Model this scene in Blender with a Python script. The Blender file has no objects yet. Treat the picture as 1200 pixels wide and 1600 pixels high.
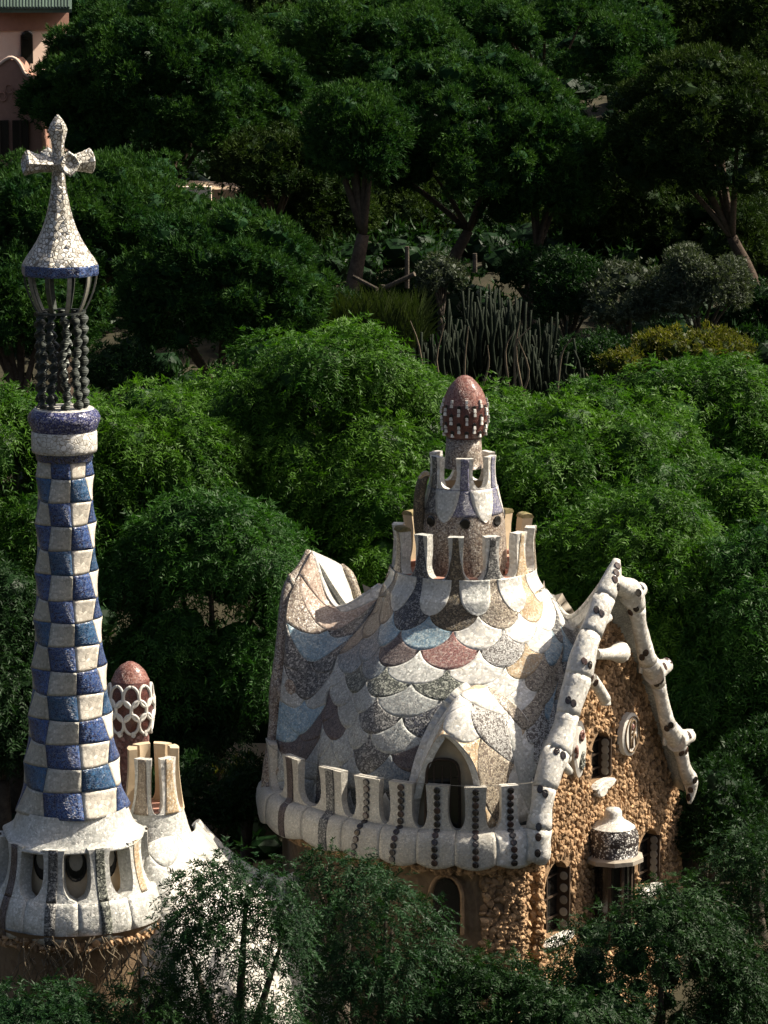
import bpy, math, random
import numpy as np
from mathutils import Vector, Matrix
from mathutils.geometry import tessellate_polygon

R = math.radians
rng = np.random.default_rng(7)
random.seed(7)
SC = bpy.context.scene
COL = SC.collection

# ---------------------------------------------------------------- camera, sky, sun, exposure
CAMZ = 27.1
CAM = np.array([0.0, -80.0, CAMZ])
PITCH = R(10)
FPX = 5333.0
cd = bpy.data.cameras.new('camera'); cam = bpy.data.objects.new('camera', cd); COL.objects.link(cam)
cam.location = CAM; cam.rotation_euler = (R(90) - PITCH, 0, 0)
cd.sensor_fit = 'VERTICAL'; cd.sensor_height = 24; cd.lens = 24 * FPX / 1600
cd.clip_start = 1; cd.clip_end = 2000
SC.camera = cam

SUN_EL = R(47); SUN_AZ = R(14)      # azimuth from +X towards +Y
w = bpy.data.worlds.new('World'); SC.world = w; w.use_nodes = True
nt = w.node_tree; nt.nodes.clear()
sky = nt.nodes.new('ShaderNodeTexSky'); sky.sky_type = 'NISHITA'; sky.sun_disc = False
sky.sun_elevation = SUN_EL; sky.sun_rotation = math.pi / 2 - SUN_AZ
bg = nt.nodes.new('ShaderNodeBackground'); sky.dust_density = 5.0; sky.ozone_density = .2; sky.air_density = .8
bg.inputs[1].default_value = 0.06
wo = nt.nodes.new('ShaderNodeOutputWorld')
nt.links.new(sky.outputs[0], bg.inputs[0]); nt.links.new(bg.outputs[0], wo.inputs[0])
sd = bpy.data.lights.new('sun', 'SUN'); sd.energy = 5.0; sd.angle = R(0.5); sd.color = (1.0, 0.91, 0.77)
sun = bpy.data.objects.new('sun', sd); COL.objects.link(sun)
sdir = Vector((math.cos(SUN_EL) * math.cos(SUN_AZ), math.cos(SUN_EL) * math.sin(SUN_AZ), math.sin(SUN_EL)))
sun.rotation_euler = sdir.to_track_quat('Z', 'Y').to_euler()
sun.location = (60, 10, 80)
SC.view_settings.view_transform = 'Standard'; SC.view_settings.look = 'None'
SC.view_settings.exposure = 1.08; SC.view_settings.gamma = 1; SC.view_settings.use_curve_mapping = False

# ---------------------------------------------------------------- helpers
FWD = np.array([0, math.cos(PITCH), -math.sin(PITCH)]); UP = np.array([0, math.sin(PITCH), math.cos(PITCH)])
def ray(px, py):
    px = np.asarray(px, float); py = np.asarray(py, float)
    return FWD * FPX + np.stack([px - 600, 0 * px, 0 * px], -1) + (800 - py)[..., None] * UP
def P(px, py, Y):
    """world point seen at photo pixel (px,py) at depth plane y=Y"""
    d = ray(px, py); t = (np.asarray(Y, float) + 80) / d[..., 1]
    return CAM + d * t[..., None]
def pm(Y): return (80 + Y) / FPX * 1.01
def nrm(v):
    v = np.asarray(v, float); return v / np.maximum(np.linalg.norm(v, axis=-1, keepdims=True), 1e-9)

WORLD = {}
def root(name, loc, label, cat, group=None):
    o = bpy.data.objects.new(name, None); COL.objects.link(o); o.location = loc; o.empty_display_size = .2
    o['label'] = label; o['category'] = cat
    if group: o['group'] = group
    WORLD[o.name] = np.array(loc, float); return o
def add(name, V, F, mat, parent=None, smooth=False, origin=None, kind=None, label=None, attr=None):
    V = np.asarray(V, np.float32).reshape(-1, 3)
    if origin is None: origin = (V.min(0) + V.max(0)) / 2
    origin = np.array(origin, float)
    L = V - origin.astype(np.float32)
    me = bpy.data.meshes.new(name)
    if isinstance(F, np.ndarray):
        n, k = F.shape
        me.vertices.add(len(L)); me.vertices.foreach_set('co', L.ravel())
        me.loops.add(n * k); me.loops.foreach_set('vertex_index', F.ravel().astype(np.int32))
        me.polygons.add(n); me.polygons.foreach_set('loop_start', np.arange(0, n * k, k, dtype=np.int32))
        me.polygons.foreach_set('loop_total', np.full(n, k, np.int32))
        me.update(calc_edges=True)
    else:
        me.from_pydata(L.tolist(), [], F); me.update()
    if attr is not None:
        a = me.attributes.new('tint', 'FLOAT', 'FACE'); a.data.foreach_set('value', attr.astype(np.float32))
    me.materials.append(mat)
    if smooth and not isinstance(F, np.ndarray): me.polygons.foreach_set('use_smooth', [len(f) <= 4 and k < getattr(F, 'ns', 10 ** 9) for k, f in enumerate(F)])
    else: me.polygons.foreach_set('use_smooth', [smooth] * len(me.polygons))
    o = bpy.data.objects.new(name, me); COL.objects.link(o)
    if parent is not None:
        o.parent = parent; o.location = origin - WORLD[parent.name]
    else: o.location = origin
    WORLD[o.name] = origin
    if kind: o['kind'] = kind
    if label: o['label'] = label
    return o
def tag(o, label, cat, group=None):
    o['label'] = label; o['category'] = cat
    if group: o['group'] = group
    return o
class MB:
    def __init__(s): s.V = []; s.F = []; s.n = 0
    def add(s, V, F):
        V = np.asarray(V, float).reshape(-1, 3)
        s.V.append(V); s.F += [[i + s.n for i in f] for f in F]; s.n += len(V); return s
    def build(s, name, mat, parent=None, **k): return add(name, np.concatenate(s.V), s.F, mat, parent, **k)
def gf(nu, nv, wrap=False, off=0, flip=False):
    F = []
    for i in range(nu if wrap else nu - 1):
        for j in range(nv - 1):
            a = i * nv + j; b = ((i + 1) % nu) * nv + j
            q = [a, b, b + 1, a + 1]
            F.append([x + off for x in (q[::-1] if flip else q)])
    return F
class FL(list): ns = 10 ** 9
def slab(A, B):
    """closed solid between two equal grids A (outer), B (inner)"""
    nu, nv = A.shape[:2]; n = nu * nv
    V = np.concatenate([A.reshape(-1, 3), B.reshape(-1, 3)])
    F = FL(gf(nu, nv) + gf(nu, nv, off=n, flip=True)); F.ns = len(F)
    for i in range(nu - 1):
        F.append([i * nv, n + i * nv, n + (i + 1) * nv, (i + 1) * nv])
        a = i * nv + nv - 1; b = (i + 1) * nv + nv - 1
        F.append([a, b, n + b, n + a])
    for j in range(nv - 1):
        F.append([j, j + 1, n + j + 1, n + j])
        a = (nu - 1) * nv + j
        F.append([a, n + a, n + a + 1, a + 1])
    return V, F
def box(c, s, rot=0):
    x, y, z = np.array(s) / 2
    V = np.array([[i * x, j * y, k * z] for i in (-1, 1) for j in (-1, 1) for k in (-1, 1)])
    ca, sa = math.cos(rot), math.sin(rot)
    V = np.stack([V[:, 0] * ca - V[:, 1] * sa, V[:, 0] * sa + V[:, 1] * ca, V[:, 2]], -1) + np.array(c)
    return V, [[0, 1, 3, 2], [4, 6, 7, 5], [0, 4, 5, 1], [2, 3, 7, 6], [0, 2, 6, 4], [1, 5, 7, 3]]
def boxax(c, ax, s):
    """box centred c with axes ax (3x3 rows) and full sizes s"""
    ax = np.array(ax, float); s = np.array(s) / 2
    V = np.array([c + i * s[0] * ax[0] + j * s[1] * ax[1] + k * s[2] * ax[2] for i in (-1, 1) for j in (-1, 1) for k in (-1, 1)])
    return V, [[0, 1, 3, 2], [4, 6, 7, 5], [0, 4, 5, 1], [2, 3, 7, 6], [0, 2, 6, 4], [1, 5, 7, 3]]
def cr(p, t):
    """Catmull-Rom through p (n,k) at params t in [0,n-1]"""
    p = np.asarray(p, float); n = len(p); t = np.clip(t, 0, n - 1 - 1e-9); i = np.floor(t).astype(int); f = (t - i)[..., None]
    ext = np.concatenate([[2 * p[0] - p[1]], p, [2 * p[-1] - p[-2]]])
    a, b, c, d = ext[i], ext[i + 1], ext[i + 2], ext[i + 3]
    return .5 * ((2 * b) + (c - a) * f + (2 * a - 5 * b + 4 * c - d) * f ** 2 + (3 * b - 3 * c + d - a) * f ** 3)
def tube(pts, rad, n=10, sub=4, cap=True, jit=0, flat=None):
    pts = np.asarray(pts, float); m = (len(pts) - 1) * sub + 1
    t = np.linspace(0, len(pts) - 1, m)
    c = cr(pts, t); r = cr(np.asarray(rad, float)[:, None], t)[:, 0]
    T = nrm(np.gradient(c, axis=0)); u = None; V = []
    for i in range(m):
        if u is None:
            u = np.cross(T[i], [0.3, 1, .2]); u = nrm(u)
        else: u = nrm(u - T[i] * np.dot(u, T[i]))
        v = np.cross(T[i], u)
        a = np.linspace(0, 2 * math.pi, n, endpoint=False)
        rr = max(r[i], .002) * (1 + jit * rng.uniform(-1, 1, n))
        V.append(c[i] + rr[:, None] * (np.cos(a)[:, None] * u + np.sin(a)[:, None] * v))
    V = np.concatenate(V)
    F = [[i * n + j, i * n + (j + 1) % n, (i + 1) * n + (j + 1) % n, (i + 1) * n + j] for i in range(m - 1) for j in range(n)]
    if cap: F += [list(range(n))[::-1], list(range((m - 1) * n, m * n))]
    return V, F
def lathe(cx, cy, prof, n=48, cap=False, wave=None):
    """prof list of (r,z)"""
    prof = np.array(prof, float); a = np.linspace(0, 2 * math.pi, n, endpoint=False)
    V = []
    for ai in a:
        r = prof[:, 0].copy(); z = prof[:, 1].copy()
        if wave: r, z = wave(ai, r, z)
        V.append(np.stack([cx + r * math.sin(ai), cy - r * math.cos(ai), z], -1))
    V = np.concatenate(V); k = len(prof)
    F = gf(n, k, wrap=True)
    if cap: F += [[i * k for i in range(n)], [i * k + k - 1 for i in range(n)][::-1]]
    return V, F
def disc(c, u, v, n_, ru, rv, th, m=14, shape=None):
    a = np.linspace(0, 2 * math.pi, m, endpoint=False)
    k = np.ones(m) if shape is None else np.array([shape(x) for x in a])
    ring = c + (ru * k * np.cos(a))[:, None] * u + (rv * k * np.sin(a))[:, None] * v
    V = np.concatenate([ring - n_ * th, ring + n_ * th * .6, c + (ring - c) * .8 + n_ * th, [c + n_ * th]])
    F = []
    for i in range(m):
        j = (i + 1) % m
        F += [[i, j, m + j, m + i], [m + i, m + j, 2 * m + j, 2 * m + i], [2 * m + i, 2 * m + j, 3 * m]]
    return V, F
def netev(net, ri, ci):
    """bicubic on net[nr,nc,3]; ri,ci arrays"""
    net = np.asarray(net, float); sh = np.broadcast(ri, ci).shape
    ri = np.broadcast_to(ri, sh).ravel(); ci = np.broadcast_to(ci, sh).ravel()
    nr, nc = net.shape[:2]
    rows = np.stack([cr(net[k], ci) for k in range(nr)])      # nr,N,3
    ext = np.concatenate([[2 * rows[0] - rows[1]], rows, [2 * rows[-1] - rows[-2]]])
    r = np.clip(ri, 0, nr - 1 - 1e-9); i = np.floor(r).astype(int); f = (r - i)[:, None]; N = np.arange(len(r))
    a, b, c, d = ext[i, N], ext[i + 1, N], ext[i + 2, N], ext[i + 3, N]
    o = .5 * ((2 * b) + (c - a) * f + (2 * a - 5 * b + 4 * c - d) * f ** 2 + (3 * b - 3 * c + d - a) * f ** 3)
    return o.reshape(sh + (3,))

# ---------------------------------------------------------------- materials
MATS = {}
def nodemat(name):
    m = bpy.data.materials.new(name); m.use_nodes = True; nt = m.node_tree
    b = nt.nodes['Principled BSDF']; return m, nt, b
def N(nt, t, **k):
    n = nt.nodes.new(t)
    for a, v in k.items(): setattr(n, a, v)
    return n
def mosaic(name, cols, size=.08, grout=(.10, .09, .075), gw=.06, rough=.35, tilt=.22, weather=.35, spec=.4):
    """broken tile mosaic: cells pick one of cols"""
    if name in MATS: return MATS[name]
    size *= .62
    m, nt, b = nodemat(name); L = nt.links.new
    tc = N(nt, 'ShaderNodeTexCoord'); geo = N(nt, 'ShaderNodeNewGeometry')
    v1 = N(nt, 'ShaderNodeTexVoronoi'); v1.inputs['Scale'].default_value = 1 / size
    v2 = N(nt, 'ShaderNodeTexVoronoi', feature='DISTANCE_TO_EDGE'); v2.inputs['Scale'].default_value = 1 / size
    L(tc.outputs['Object'], v1.inputs['Vector']); L(tc.outputs['Object'], v2.inputs['Vector'])
    sep = N(nt, 'ShaderNodeSeparateColor'); L(v1.outputs['Color'], sep.inputs[0])
    rp = N(nt, 'ShaderNodeValToRGB'); rp.color_ramp.interpolation = 'CONSTANT'
    els = rp.color_ramp.elements
    while len(els) < len(cols): els.new(.5)
    for i, c in enumerate(cols): els[i].position = i / len(cols); els[i].color = (*c, 1)
    L(sep.outputs[0], rp.inputs[0])
    ns = N(nt, 'ShaderNodeTexNoise'); ns.inputs['Scale'].default_value = 1.1; ns.inputs['Detail'].default_value = 5
    ns.inputs['Roughness'].default_value = .65
    L(geo.outputs['Position'], ns.inputs['Vector'])
    mr = N(nt, 'ShaderNodeMapRange'); mr.inputs[1].default_value = .35; mr.inputs[2].default_value = .7
    mr.inputs[3].default_value = 1; mr.inputs[4].default_value = 1 - weather
    L(ns.outputs[0], mr.inputs[0])
    br = N(nt, 'ShaderNodeMapRange'); br.inputs[3].default_value = .8; br.inputs[4].default_value = 1.12; L(sep.outputs[1], br.inputs[0])
    mm = N(nt, 'ShaderNodeMath', operation='MULTIPLY'); L(mr.outputs[0], mm.inputs[0]); L(br.outputs[0], mm.inputs[1])
    mx = N(nt, 'ShaderNodeVectorMath', operation='SCALE'); L(rp.outputs[0], mx.inputs[0]); L(mm.outputs[0], mx.inputs['Scale'])
    gm = N(nt, 'ShaderNodeMapRange', interpolation_type='SMOOTHSTEP'); gm.inputs[1].default_value = gw * .4; gm.inputs[2].default_value = gw * 1.5
    L(v2.outputs['Distance'], gm.inputs[0])
    mix = N(nt, 'ShaderNodeMix', data_type='RGBA'); L(gm.outputs[0], mix.inputs[0])
    mix.inputs[6].default_value = (*grout, 1); L(mx.outputs[0], mix.inputs[7])
    L(mix.outputs[2], b.inputs['Base Color'])
    b.inputs['Roughness'].default_value = rough; b.inputs['Specular IOR Level'].default_value = spec
    # cell tilt + grout relief
    sb = N(nt, 'ShaderNodeVectorMath', operation='SUBTRACT'); sb.inputs[1].default_value = (.5, .5, .5); L(v1.outputs['Color'], sb.inputs[0])
    sc = N(nt, 'ShaderNodeVectorMath', operation='SCALE'); sc.inputs['Scale'].default_value = tilt; L(sb.outputs[0], sc.inputs[0])
    bp = N(nt, 'ShaderNodeBump'); bp.inputs['Strength'].default_value = .6; bp.inputs['Distance'].default_value = .015; L(gm.outputs[0], bp.inputs['Height'])
    ad = N(nt, 'ShaderNodeVectorMath', operation='ADD'); L(bp.outputs[0], ad.inputs[0]); L(sc.outputs[0], ad.inputs[1])
    no = N(nt, 'ShaderNodeVectorMath', operation='NORMALIZE'); L(ad.outputs[0], no.inputs[0]); L(no.outputs[0], b.inputs['Normal'])
    MATS[name] = m; return m
def rough(name, c1, c2, scale=6, r=.9, bump=.4, dist=.03, detail=6, spec=.2, metal=0, island=False):
    if name in MATS: return MATS[name]
    m, nt, b = nodemat(name); L = nt.links.new
    geo = N(nt, 'ShaderNodeNewGeometry')
    ns = N(nt, 'ShaderNodeTexNoise'); ns.inputs['Scale'].default_value = scale; ns.inputs['Detail'].default_value = detail; ns.inputs['Roughness'].default_value = .65
    L(geo.outputs['Position'], ns.inputs['Vector'])
    mr = N(nt, 'ShaderNodeMapRange'); mr.inputs[1].default_value = .32; mr.inputs[2].default_value = .68; L(ns.outputs[0], mr.inputs[0])
    mix = N(nt, 'ShaderNodeMix', data_type='RGBA'); L(mr.outputs[0], mix.inputs[0])
    mix.inputs[6].default_value = (*c1, 1); mix.inputs[7].default_value = (*c2, 1)
    oi = N(nt, 'ShaderNodeObjectInfo'); om = N(nt, 'ShaderNodeMapRange'); om.inputs[3].default_value = .75; om.inputs[4].default_value = 1.2; L(geo.outputs['Random Per Island'] if island else oi.outputs['Random'], om.inputs[0])
    if island: om.inputs[3].default_value = .45; om.inputs[4].default_value = 1.45
    sc = N(nt, 'ShaderNodeVectorMath', operation='SCALE'); L(mix.outputs[2], sc.inputs[0]); L(om.outputs[0], sc.inputs['Scale'])
    L(sc.outputs[0], b.inputs['Base Color'])
    b.inputs['Roughness'].default_value = r; b.inputs['Specular IOR Level'].default_value = spec; b.inputs['Metallic'].default_value = metal
    if bump:
        bp = N(nt, 'ShaderNodeBump'); bp.inputs['Strength'].default_value = bump; bp.inputs['Distance'].default_value = dist
        L(ns.outputs[0], bp.inputs['Height']); L(bp.outputs[0], b.inputs['Normal'])
    MATS[name] = m; return m
def leafmat(name, dark, light, trans=.3, rough_=.5, spec=.12, tcol=None):
    m, nt, b = nodemat(name); L = nt.links.new
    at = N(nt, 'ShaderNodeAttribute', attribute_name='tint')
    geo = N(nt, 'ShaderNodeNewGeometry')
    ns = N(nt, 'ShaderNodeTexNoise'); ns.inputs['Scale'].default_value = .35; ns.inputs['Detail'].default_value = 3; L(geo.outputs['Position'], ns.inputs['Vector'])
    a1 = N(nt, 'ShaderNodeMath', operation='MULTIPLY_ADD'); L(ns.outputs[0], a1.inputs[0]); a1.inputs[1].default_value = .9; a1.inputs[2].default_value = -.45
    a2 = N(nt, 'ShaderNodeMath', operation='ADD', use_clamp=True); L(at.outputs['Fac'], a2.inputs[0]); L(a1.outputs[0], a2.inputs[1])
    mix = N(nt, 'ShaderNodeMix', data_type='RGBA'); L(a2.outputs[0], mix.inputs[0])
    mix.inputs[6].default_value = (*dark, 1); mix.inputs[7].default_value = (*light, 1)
    L(mix.outputs[2], b.inputs['Base Color']); b.inputs['Roughness'].default_value = rough_; b.inputs['Specular IOR Level'].default_value = spec
    tr = N(nt, 'ShaderNodeBsdfTranslucent')
    sc = N(nt, 'ShaderNodeVectorMath', operation='MULTIPLY'); sc.inputs[1].default_value = tcol or (1.3, 1.5, .6); L(mix.outputs[2], sc.inputs[0]); L(sc.outputs[0], tr.inputs[0])
    ms = N(nt, 'ShaderNodeMixShader'); ms.inputs[0].default_value = trans
    L(b.outputs[0], ms.inputs[1]); L(tr.outputs[0], ms.inputs[2])
    L(ms.outputs[0], nt.nodes['Material Output'].inputs[0])
    return m
#MATERIALS
W1 = (.70, .68, .62); W2 = (.62, .60, .54); W3 = (.74, .72, .67); G1 = (.42, .43, .41)
M_white = mosaic('white_mosaic', [W1, W2, W3, W1, (.60, .57, .50)], .11, grout=(.46, .42, .35), gw=.03, weather=.3)
M_grey = mosaic('pale_grey_mosaic', [(.46, .48, .45), (.38, .40, .38), (.52, .53, .49), (.34, .35, .33)], .075, grout=(.22, .21, .19), gw=.06)
M_pale = mosaic('pale_mosaic', [(.62, .62, .57), (.52, .52, .47), (.66, .65, .6)], .085, grout=(.40, .38, .33), gw=.045)
M_ledge = mosaic('warm_grey_ledge_mosaic', [(.58,.54,.46),(.50,.47,.40),(.62,.59,.51),(.55,.53,.47)], .06, grout=(.34,.31,.26), gw=.045)
M_lines = mosaic('white_black_speck_mosaic', [(.62, .61, .57), (.6, .59, .55), (.66, .64, .6), (.14, .12, .11)], .06, grout=(.10, .09, .08), gw=.09)
M_navy = mosaic('navy_black_speck_mosaic', [(.03, .035, .05), (.02, .02, .025), (.05, .055, .08), (.28, .28, .27)], .055, grout=(.16, .16, .15), gw=.05)
M_olive = mosaic('olive_brown_mosaic', [(.08, .06, .035), (.05, .045, .03), (.12, .09, .05), (.26, .21, .13)], .055, grout=(.14, .11, .08), gw=.05)
M_beige = mosaic('beige_speck_mosaic', [(.50, .42, .31), (.44, .37, .27), (.55, .48, .37), (.16, .12, .09)], .06, grout=(.12, .10, .08), gw=.08)
M_orange = mosaic('ochre_speck_mosaic', [(.60, .44, .26), (.62, .50, .34), (.52, .36, .2), (.64, .56, .42)], .06, grout=(.3, .22, .14), gw=.06)
M_red = mosaic('rose_red_mosaic', [(.24, .10, .085), (.32, .16, .13), (.20, .08, .075), (.38, .27, .23)], .055, grout=(.3, .25, .22), gw=.05)
M_brown = mosaic('dark_brown_mosaic', [(.085, .06, .055), (.11, .08, .07), (.06, .045, .045), (.16, .13, .12)], .055, grout=(.16, .14, .13), gw=.04)
M_green = mosaic('green_black_speck_mosaic', [(.05, .055, .045), (.03, .035, .03), (.10, .11, .085), (.34, .35, .29)], .055, grout=(.22, .22, .19), gw=.05)
M_dark = mosaic('grey_black_speck_mosaic', [(.07, .07, .068), (.04, .04, .04), (.14, .14, .13), (.36, .35, .32)], .06, grout=(.18, .17, .16), gw=.05)
M_blue = mosaic('light_blue_mosaic', [(.26, .38, .45), (.20, .32, .40), (.34, .45, .50), (.42, .50, .52)], .065, grout=(.16, .19, .2), gw=.05)
M_bgrey = mosaic('blue_grey_mosaic', [(.20, .23, .25), (.14, .17, .19), (.27, .30, .31), (.34, .35, .34)], .06, grout=(.12, .13, .13), gw=.05)
M_tan = mosaic('brown_beige_mosaic', [(.30, .24, .17), (.24, .19, .14), (.36, .30, .22), (.42, .36, .28)], .06, grout=(.16, .13, .1), gw=.06)
M_purple = mosaic('violet_speck_mosaic', [(.12, .12, .22), (.18, .18, .30), (.08, .08, .14), (.38, .37, .42)], .05, grout=(.25, .24, .24), gw=.06)
M_cobalt = mosaic('cobalt_tile', [(.012, .04, .15), (.02, .06, .21), (.01, .02, .08), (.03, .08, .22)], .07, grout=(.16, .19, .28), gw=.045, rough=.3, tilt=.4, spec=.5)
M_blueblk = mosaic('blue_black_tile', [(.012, .016, .05), (.015, .03, .13), (.01, .01, .02), (.05, .06, .12)], .06, grout=(.16, .17, .2), gw=.04, rough=.2, tilt=.32, spec=.7)
M_azure = mosaic('azure_tile', [(.014, .07, .17), (.018, .09, .20), (.012, .045, .12), (.03, .08, .17)], .075, grout=(.12, .17, .24), gw=.045, rough=.3, tilt=.4, spec=.5)
M_cream = mosaic('cream_tile', [(.68, .62, .52), (.62, .57, .48), (.73, .68, .58)], .13, grout=(.48, .42, .33), gw=.03, tilt=.12)
M_gtile = mosaic('grey_cream_tile', [(.52, .50, .43), (.45, .44, .38), (.58, .55, .48)], .09, grout=(.3, .28, .24), gw=.04, tilt=.12)
M_choc = mosaic('dark_red_dome_mosaic', [(.10, .028, .02), (.14, .045, .032), (.07, .02, .016)], .05, grout=(.12, .06, .05), gw=.03, rough=.3, tilt=.15, spec=.5)
M_rust = mosaic('red_brown_mosaic', [(.20, .07, .05), (.26, .11, .08), (.15, .05, .04), (.30, .17, .14)], .06, grout=(.3, .18, .15), gw=.04, rough=.3)
M_chim = mosaic('speckled_chimney_mosaic', [(.40, .32, .24), (.48, .41, .32), (.14, .10, .08), (.26, .2, .15), (.52, .47, .4)], .06, grout=(.13, .10, .08), gw=.07)
M_dot = mosaic('dark_disc_tile', [(.02, .018, .018), (.035, .025, .022)], .2, grout=(.02, .02, .02), gw=.02, rough=.18, tilt=.1, spec=.6, weather=.1)
M_dotb = mosaic('brown_disc_tile', [(.07, .035, .025), (.05, .03, .025)], .2, grout=(.05, .03, .02), gw=.02, rough=.2, tilt=.1, spec=.6, weather=.1)
M_stud = rough('white_stud', (.70, .68, .62), (.6, .58, .52), 8, .4, .1)
M_cem = rough('cement', (.42, .37, .30), (.30, .26, .21), 3, .9, .5)
M_beigepl = rough('beige_plaster', (.54, .43, .29), (.44, .34, .22), 3, .9, .4)
M_stone = rough('ochre_stone', (.22, .135, .07), (.44, .29, .165), 5, .95, .8, .05, island=True)
M_mort = rough('ochre_mortar', (.16, .10, .055), (.26, .17, .095), 7, .95, .9, .06)
M_brwall = rough('brown_rubble', (.15, .10, .06), (.24, .17, .10), 5, .95, .9, .05)
M_iron = rough('patinated_iron', (.035, .045, .04), (.09, .10, .085), 12, .45, .3, .01, spec=.6, metal=.5)
M_ironl = rough('weathered_pale_iron', (.16, .16, .13), (.28, .27, .22), 12, .6, .3, .01)
M_glass = rough('dark_glass', (.008, .008, .008), (.015, .014, .012), 2, .15, 0, spec=.5)
M_wood = rough('dark_wood', (.03, .02, .014), (.06, .04, .025), 9, .7, .2)
M_moss = rough('mossy_coping', (.09, .085, .03), (.28, .22, .12), 4, .95, .6)
M_terr = rough('terracotta', (.45, .25, .19), (.38, .2, .15), 5, .8, .2)
M_shut = rough('grey_ceramic_disc', (.30, .28, .23), (.22, .2, .17), 9, .6, .2)

def net_px(rows):
    return np.array([[P(*q) for q in r] for r in rows])

# ================================================================ the mosaic gatehouse on the right
HX, HY = 725, 1.2                       # ring centre: pixel column and depth
HC = P(HX, 900, HY); RR = 1.77
house = root('mosaic_gatehouse', (HC[0], HC[1], 0), 'stone gatehouse with scale patterned mosaic roof, crenellated turret and ochre gable', 'building')
cols = [
 [(487,862,2.4),(452,935,1.4),(446,1010,.7),(440,1065,.3),(434,1125,0),(428,1190,-.3),(422,1290,-.4)],
 [(524,948,1.95),(512,985,1.3),(486,1034,.6),(476,1094,0),(468,1148,-.5),(462,1200,-.8),(450,1300,-1.2)],
 [None,(577,962,1.1),(529,1022,.3),(515,1075,-.4),(504,1128,-1.0),(497,1185,-1.4),(490,1300,-1.7)],
 [None,(595,975,.2),(567,1034,-.6),(552,1083,-1.2),(541,1138,-1.7),(533,1195,-2.1),(527,1300,-2.4)],
 [None,(627,985,-.7),(605,1042,-1.4),(590,1090,-2),(578,1147,-2.5),(570,1210,-2.8),(565,1300,-3.0)],
 [None,(708,987,-1),(699,1047,-1.8),(690,1095,-2.4),(665,1154,-2.9),(645,1207,-3.2),(640,1300,-3.4)],
 [None,(787,983,-.9),(790,1043,-1.8),(775,1095,-2.5),(750,1150,-3.1),(735,1210,-3.4),(725,1300,-3.6)],
 [None,(838,972,-.3),(850,1020,-1.3),(840,1080,-2.2),(822,1140,-3.0),(805,1205,-3.4),(795,1300,-3.6)],
 [None,(868,952,.5),(880,1005,-.8),(872,1065,-1.8),(858,1125,-2.7),(840,1195,-3.3),(825,1300,-3.6)],
 [(893,963,.2),(900,980,-.1),(905,1015,-1.0),(893,1070,-2),(875,1130,-2.9),(855,1200,-3.5),(838,1300,-3.8)],
 [(955,893,-.9),(935,930,-1.2),(918,985,-1.7),(904,1050,-2.3),(888,1120,-3.0),(866,1190,-3.5),(845,1300,-3.9)]]
ZRING = P(HX, 938, HY - RR)[2]
TH0 = {2: -98, 3: -68, 4: -38, 5: -8, 6: 22, 7: 52, 8: 82}
net = np.zeros((7, 11, 3))
for c, colp in enumerate(cols):
    for r, q in enumerate(colp):
        if q is None:
            a = R(TH0[c]); net[r, c] = [HC[0] + 1.12 * RR * math.sin(a), HC[1] - 1.12 * RR * math.cos(a), ZRING]
        else: net[r, c] = P(*q)
RIDX = ([-1, 1, 3, 5, 7, 9, 12], [0, 1, 2, 3, 4, 5, 6])
def S(c, r):
    c = np.asarray(c, float); r = np.asarray(r, float)
    base = netev(net, np.interp(r, *RIDX), c)
    over = np.clip(-1 - r, 0, 5)
    # above the ring line: vertical parapet
    a = R(1) * (-98 + 30 * (c - 2)); rr = RR * (1 + .12 * (1 - np.minimum(over / 1.25, 1)) ** 1.8)
    ringp = np.stack([HC[0] + rr * np.sin(a), HC[1] - rr * np.cos(a), ZRING + over * .36], -1)
    use = ((c >= 1.45) & (c <= 8.55) & (over > 0))[..., None]
    return np.where(use, ringp, base)
def SN(c, r, e=.04):
    du = S(c + e, r) - S(c - e, r); dv = S(c, r + e) - S(c, r - e)
    n = nrm(np.cross(dv, du)); 
    return n
def orient(n, p):     # make normals face outwards (towards camera/up)
    s = np.sum(n * (CAM - p), -1, keepdims=True); return np.where(s < 0, -n, n)
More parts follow.
